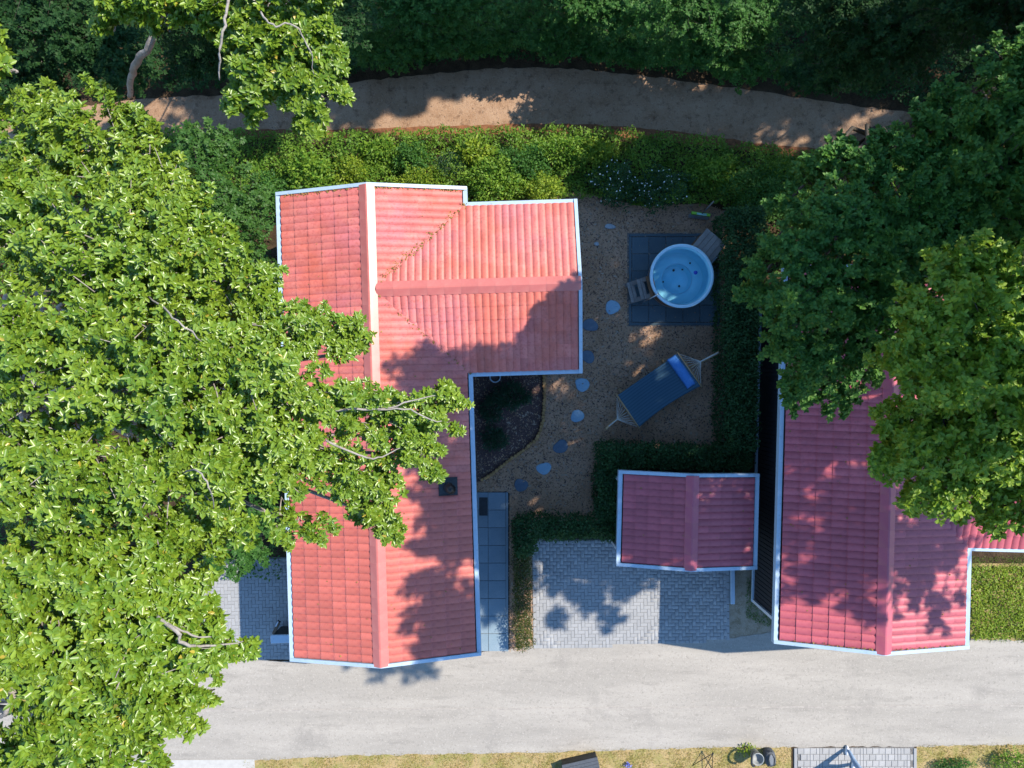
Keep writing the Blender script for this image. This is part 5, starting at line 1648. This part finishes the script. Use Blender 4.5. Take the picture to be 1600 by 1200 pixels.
# tall neighbours just outside the picture; their crowns shade the garden, the shed and the second house
TALL = [
    ('tall tree behind the end of the path, beyond the upper right corner', (16.4, 12.0), [(15.5, 9.5, 15.0), (17.0, 12.5, 13.0), (17.5, 10.0, 15.0), (15.5, 12.5, 13.0), (15.5, 10.5, 14.0), (18.5, 11.0, 14.0), (17.0, 12.5, 12.0), (15.5, 11.0, 13.0), (14.0, 11.0, 12.0)]),
    ('tall dense tree of the wood, beyond the upper right edge', (19.1, 13.9), [(18.5, 12.0, 12.0), (18.5, 14.0, 12.0), (21.0, 13.5, 12.0), (17.0, 14.5, 12.0), (20.5, 15.0, 12.0), (18.5, 15.0, 12.0), (19.5, 13.0, 12.0)]),
    ('tall tree of the wood over the path, beyond the upper edge', (4.6, 13.0), [(5.0, 13.5, 15.0), (5.5, 13.0, 13.0), (3.5, 13.0, 14.0), (5.5, 12.5, 12.0), (3.5, 12.5, 12.0), (4.6, 13.0, 9.5), (3.6, 12.9, 10.6), (5.6, 13.0, 10.6), (4.6, 12.9, 7.6), (4.6, 12.9, 5.8), (7.0, 13.4, 13.2), (1.9, 13.0, 13.0)]),
    ('tall tree over the far corner of the shaded house, beyond the right edge', (16.8, 1.2), [(14.6, -2.0, 12.0, .38), (15.6, -2.4, 12.0, .45), (16.8, -2.0, 12.0, .38), (17.6, -2.7, 12.0, .34), (18.3, -2.1, 12.0, .4), (15.5, -0.5, 12.0), (16.0, 1.5, 12.0), (17.5, -1.0, 12.0), (17.5, 1.0, 12.0), (15.0, 2.0, 13.0), (15.0, -1.0, 12.0), (17.5, 2.0, 12.0), (15.0, 2.5, 12.0), (17.0, -0.5, 13.0), (15.5, 0.5, 12.0), (17.5, -0.5, 12.0)]),
    ('tall tree at the head of the garden, beyond the right edge', (16.0, 6.0), [(16.0, 8.0, 14.0), (17.0, 6.5, 15.0), (17.0, 4.5, 15.0), (15.5, 5.0, 16.0), (15.0, 7.0, 15.0), (13.5, 5.0, 16.0), (15.0, 5.5, 15.0), (17.0, 5.0, 14.0), (16.5, 7.5, 13.0), (15.5, 6.0, 12.0)]),
    ('farthest tall tree of the wood, beyond the upper right edge', (23.5, 14.2), [(23.0, 14.0, 12.0), (24.0, 13.5, 12.0), (23.0, 15.0, 12.0), (24.0, 14.5, 12.0)]),
    ('tall slim tree rising through the dark crowns behind the shaded house', (8.4, 3.9), [(7.0, 3.5, 13.0), (9.0, 2.0, 12.0), (8.5, 3.5, 13.0), (7.0, 4.0, 14.0), (9.5, 5.0, 12.0), (10.3, 2.9, 12.4), (9.9, 3.4, 13.0), (13.2, 5.5, 13.0), (7.3, 4.3, 14.5, 0.66), (7.45, 3.2, 14.5, 0.6), (7.45, 2.2, 14.5, 0.66), (7.45, 1.2, 14.5, 0.66)]),
    ('tall leaning tree between path and garden, beyond the upper right edge', (15.2, 8.6), [(11.5, 5.5, 16.0), (13.5, 8.0, 14.0), (12.5, 9.0, 13.0)]),
    ('tall broad tree standing behind the shaded house, beyond the right edge', (13.3, 1.7), [(11.0, -1.6, 12.0, .4), (12.0, -1.9, 12.0, .45), (13.2, -1.6, 12.0, .4), (12.6, -2.5, 12.0, .34), (11.3, -2.5, 12.0, .32), (9.2, -1.1, 12.0, .6), (9.4, -1.9, 12.2, .5), (11.5, 0.5, 12.0), (13.5, 0.0, 12.0), (10.5, 2.0, 12.0), (11.5, -0.5, 12.0), (11.0, 1.0, 14.0), (12.5, 2.0, 12.0), (13.0, -0.5, 12.0), (13.0, 3.5, 12.0), (8.5, -1.5, 15.0), (9.5, -1.0, 12.0), (8.5, -2.5, 14.0), (7.45, 0.3, 14.5, 0.66), (7.35, -0.7, 14.5, 0.66), (7.4, -1.6, 14.5, 0.66), (7.5, -2.3, 14.6, 0.6)]),
    ('open-crowned tall tree of the wood, beyond the upper edge', (10.2, 13.4), [(7.6, 12.8, 13.0, .36), (9.0, 13.3, 13.2, .34), (12.4, 12.9, 13.0, .38), (13.6, 13.3, 13.0, .42), (10.6, 14.6, 13.4, .5)]),
    ('tall tree far along the path, beyond the upper right corner', (21.0, 11.5), [(20.5, 11.5, 12.0), (20.5, 11.0, 14.0), (22.0, 12.0, 12.0)]),
]
for lab, bs, bl in TALL:
    bl = [(b[0], b[1], b[2]) + ((b[3], b[3], b[3]) if len(b) > 3 and b[3] > 0.5 else (b[3] * random.uniform(0.7, 1.8), b[3] * random.uniform(0.6, 1.2), b[3]) if len(b) > 3 else (1.12, 1.12, 0.8)) for b in bl]
    k = (24 if 'far corner' in lab else 54 if 'slim' in lab else 38 if 'broad' in lab else 46) * len(bl)
    tree('tall_tree', lab, bs, bl, 'leaf', 0.17, M['leaf_right'], k, per=11, nleaf=6, bark='bark_dark', trunk_r=0.22, fork=8, shape='diamond', spray_len=0.9, world_blobs=True, twigs=False, group='tall trees around the plot', up=0.2, fill=0.55, limb_r=0.028)


# ------------------------------------------------------------------ things on the verge and the person
# backpack
bpk = at(1205, 1187, 0.3)
bag = empty('backpack', (bpk.x, bpk.y, 0.01), math.radians(4), 'charcoal backpack standing on the dry verge beside the setts', 'backpack')


def pillow_box(mb, cx, cy, z0, z1, rx, ry, n=20, p=3.2):
    rings = [(0.90, z0), (1.0, z0 + (z1 - z0) * 0.2), (1.0, z0 + (z1 - z0) * 0.72), (0.9, z0 + (z1 - z0) * 0.92), (0.6, z1)]
    vs = []
    for f, z in rings:
        for k in range(n):
            a = 2 * PI * k / n
            c, s = math.cos(a), math.sin(a)
            r = (abs(c) ** p + abs(s) ** p) ** (-1 / p)
            vs.append((cx + rx * f * r * c, cy + ry * f * r * s, z))
    fs = []
    for i in range(len(rings) - 1):
        for k in range(n):
            fs.append((i * n + k, i * n + (k + 1) % n, (i + 1) * n + (k + 1) % n, (i + 1) * n + k))
    fs.append(tuple(range((len(rings) - 1) * n, len(rings) * n)))
    fs.append(tuple(range(n - 1, -1, -1)))
    return mb.add(vs, fs)


pillow_box(MB(), 0, 0, 0.0, 0.30, 0.15, 0.23).build('bag_body', M['bag'], bag, True)
pillow_box(MB(), 0, 0.01, 0.285, 0.335, 0.09, 0.15).build('front_pocket', M['bag_panel'], bag, True)
for sx in (-1, 1):
    MB().tube([(sx * 0.03, 0.16, 0.32), (sx * 0.085, 0.05, 0.345), (sx * 0.06, -0.12, 0.335), (sx * 0.10, -0.2, 0.26)], 0.014, 6).build('strap', M['black'], bag, True)
MB().tube([(-0.05, 0.21, 0.27), (-0.03, 0.25, 0.30), (0.03, 0.25, 0.30), (0.05, 0.21, 0.27)], 0.012, 6).build('carry_handle', M['black'], bag, True)
# round grey tub with dark arched handle
bk = at(1183, 1185, 0.4)
buc = empty('bucket', (bk.x, bk.y, 0.01), 0, 'round pale grey bucket with a dark arched handle on the verge', 'bucket')
MB().lathe([(0.12, 0.0), (0.165, 0.42), (0.178, 0.425), (0.178, 0.45), (0.155, 0.45), (0.15, 0.40), (0.11, 0.30), (0.001, 0.29)], 28).build('bucket_body', M['grey_plastic'], buc, True)
hp = []
for k in range(13):
    a = PI * k / 12
    hp.append((-0.10 - 0.12 * math.sin(a), 0.20 * math.cos(a) + 0.02, 0.44 + 0.14 * math.sin(a)))
MB().tube(hp, 0.03, 8).build('bucket_handle', M['black'], buc, True)
shrub('weed', 'leafy green weed beside the grey bucket on the verge', 1168, 1173, 0.2, 13, 8, 110, 0.08, M['leaf_yellow'], 'weed', stems=3)
# dark outdoor table
tb = at(908, 1201, 0.36)
tab = empty('storage_box', (tb.x, tb.y, 0.01), math.radians(13), 'dark flat-lidded storage box at the lower edge of the verge', 'box')
MB().box(-0.50, 0.50, -0.25, 0.20, 0.0, 0.325).build('box_body', M['black'], tab)
for k in range(5):
    MB().box(-0.52, 0.52, 0.215 - k * 0.096 - 0.092, 0.215 - k * 0.096, 0.328, 0.352, 0.005).build('lid_slat', M['bag'], tab)
# thin tripod of dark rods
ap = at(1114, 1177, 0.3)
tri = empty('tripod', (ap.x, ap.y, 0.01), 0, 'thin black tripod of rods on the dry verge', 'tripod')
for (dx, dy) in ((-0.50, -0.50), (0.06, -0.60), (-0.22, -0.72)):
    MB().tube([(0, 0, 0.29), (dx, dy, 0.0)], 0.011, 6).build('tripod_leg', M['black_metal'], tri, True)
MB().tube([(0, 0, 0.26), (0, 0, 0.31)], 0.02, 8).build('tripod_head', M['black_metal'], tri, True)
# small blue flower clump
bf = at(982, 1196, 0.1)
fl_ = empty('blue_flowers', (bf.x, bf.y, 0.0), 0, 'tiny clump of blue flowers in the dry verge', 'flowers')
n_ = 60
Pq = np.column_stack([rng.normal(0, .045, n_), rng.normal(0, .045, n_), rng.uniform(.06, .14, n_)])
Lq = rng.uniform(.03, .05, n_)
M['blue_petal'] = mat('violet_blue_petal', (0.13, 0.16, 0.5), 0.7, 0.2, noise=(9, (0.2, 0.22, 0.55), 2, 0.4, 0.6))
link('blossom', leaf_mesh('blossom', Pq, unit(rng.normal(0, 1, (n_, 3))), unit(rng.normal(0, .5, (n_, 3)) + [0, 0, 1]), Lq, Lq * .7, np.zeros(n_), M['blue_petal']), fl_)
sm = MB()
for k in range(8):
    sm.tube([(random.gauss(0, .01), random.gauss(0, .01), 0), (random.gauss(0, .04), random.gauss(0, .04), 0.1)], 0.004, 4)
sm.build('stem', M['grass'], fl_)


def skin_mesh(name, joints, edges, mats_fn, materials, root=0, sub=2):
    me = bpy.data.meshes.new(name + '_rig')
    me.from_pydata([j[0] for j in joints], edges, [])
    o = bpy.data.objects.new(name, me)
    C.objects.link(o)
    o.modifiers.new('skin', 'SKIN')
    if not me.skin_vertices:
        with bpy.context.temp_override(object=o, active_object=o, selected_objects=[o]):
            bpy.ops.mesh.customdata_skin_add()
    sv = me.skin_vertices[0].data
    for i, j in enumerate(joints):
        r = j[1]
        sv[i].radius = r if isinstance(r, tuple) else (r, r)
        sv[i].use_root = (i == root)
    ss = o.modifiers.new('smooth', 'SUBSURF')
    ss.levels = sub
    ss.render_levels = sub
    dg = bpy.context.evaluated_depsgraph_get()
    me2 = bpy.data.meshes.new_from_object(o.evaluated_get(dg))
    bpy.data.objects.remove(o)
    me2.materials.clear()
    for m in materials:
        me2.materials.append(m)
    for p in me2.polygons:
        p.material_index = mats_fn(p.center)
        p.use_smooth = True
    return me2


person = empty('person', (9.71, -10.70, 0.034), math.radians(176), 'person in faded jeans, navy jacket and white shoes standing on the setts', 'person')
# local frame: +y is where the person faces; standing with one foot set forward
J = [((0, 0, 0.95), (0.15, 0.11)),                       # 0 pelvis
     ((0, 0.01, 1.12), (0.135, 0.10)), ((0, 0.0, 1.32), (0.16, 0.11)), ((0, 0, 1.45), (0.09, 0.075)), ((0, 0.02, 1.54), (0.055, 0.055)),   # 1-4 spine, neck
     ((0, 0.03, 1.62), (0.075, 0.085)), ((0, 0.03, 1.72), (0.075, 0.088)),         # 5,6 head
     ((0.09, 0.0, 0.90), 0.095), ((0.11, -0.10, 0.50), 0.066), ((0.10, -0.22, 0.10), 0.048),   # 7-9 leg back
     ((-0.09, 0.0, 0.90), 0.095), ((-0.10, 0.13, 0.50), 0.066), ((-0.11, 0.20, 0.10), 0.048),  # 10-12 leg front
     ((0.19, 0.0, 1.41), 0.055), ((0.25, 0.02, 1.14), 0.045), ((0.20, 0.22, 1.02), 0.034),     # 13-15 arm
     ((-0.19, 0.0, 1.41), 0.055), ((-0.25, 0.02, 1.14), 0.045), ((-0.18, 0.22, 1.02), 0.034)]
E = [(0, 1), (1, 2), (2, 3), (3, 4), (4, 5), (5, 6), (0, 7), (7, 8), (8, 9), (0, 10), (10, 11), (11, 12), (2, 13), (13, 14), (14, 15), (2, 16), (16, 17), (17, 18)]


def pm_fn(c):
    if c.z > 1.50 and abs(c.x) < 0.13:
        return 2
    if c.z < 0.98 and not (c.y > 0.13 and c.z > 0.9):
        return 0
    if c.z > 0.9 and c.y > 0.21 and abs(c.x) > 0.1:
        return 2
    return 1


body = link('body', skin_mesh('body', J, E, pm_fn, [M['denim'], M['navy'], M['skin']]), person)
hair = MB().lathe([(0.001, 1.835), (0.05, 1.825), (0.088, 1.78), (0.10, 1.71), (0.094, 1.66), (0.09, 1.66)], 18, 0, 0.01).build('hair', M['hair'], person, True)
for (x_, y_) in ((0.10, -0.22), (-0.11, 0.20)):
    mb = MB()
    n = 16
    vs = []
    for f, z in ((0.95, -0.0), (1.02, 0.025), (0.95, 0.06), (0.62, 0.095)):
        for k in range(n):
            a = 2 * PI * k / n
            yy = math.sin(a) * 0.145 * f
            vs.append((x_ + math.cos(a) * (0.048 + 0.008 * math.sin(a)) * f, y_ + 0.05 + yy * (1 if z < 0.08 else 0.6) - (0.045 if z > 0.08 else 0), z))
    fs = [(i * n + k, i * n + (k + 1) % n, (i + 1) * n + (k + 1) % n, (i + 1) * n + k) for i in range(3) for k in range(n)]
    fs.append(tuple(range(3 * n, 4 * n)))
    fs.append(tuple(range(n - 1, -1, -1)))
    mb.add(vs, fs).build('shoe', M['shoe'], person, True)
# hands: palm and five fingers holding a drone controller
for sx in (1, -1):
    hx = 0.20 if sx > 0 else -0.18
    hj = [((hx, 0.22, 1.02), (0.030, 0.022)), ((hx - sx * 0.015, 0.29, 1.01), (0.036, 0.018))]
    he = [(0, 1)]
    for q, (ox, ln) in enumerate(((-0.028, 0.05), (-0.010, 0.06), (0.009, 0.056), (0.026, 0.044))):
        a0 = len(hj)
        hj += [((hx - sx * 0.015 + ox, 0.315, 1.008), 0.010), ((hx - sx * 0.015 + ox, 0.315 + ln * 0.6, 0.995), 0.009), ((hx - sx * 0.022 + ox, 0.315 + ln * 0.75, 0.965), 0.008)]
        he += [(1, a0), (a0, a0 + 1), (a0 + 1, a0 + 2)]
    a0 = len(hj)
    hj += [((hx - sx * 0.045, 0.27, 1.02), 0.011), ((hx - sx * 0.065, 0.305, 1.03), 0.009)]
    he += [(1, a0), (a0, a0 + 1)]
    link('hand', skin_mesh('hand', hj, he, lambda c: 0, [M['skin']], 0, 1), person)
cpos = person.matrix_basis @ Vector((0, 0.33, 1.0))
ctl = empty('remote_control', tuple(cpos), math.radians(176), 'grey remote control held in both hands by the person', 'remote control')
MB().box(-0.13, 0.13, -0.04, 0.05, -0.012, 0.03, 0.012).build('controller_body', M['bag_panel'], ctl)
for sx in (-0.08, 0.08):
    MB().tube([(sx, 0.0, 0.03), (sx, 0.0, 0.05)], 0.01, 8).build('thumb_stick', M['black'], ctl)
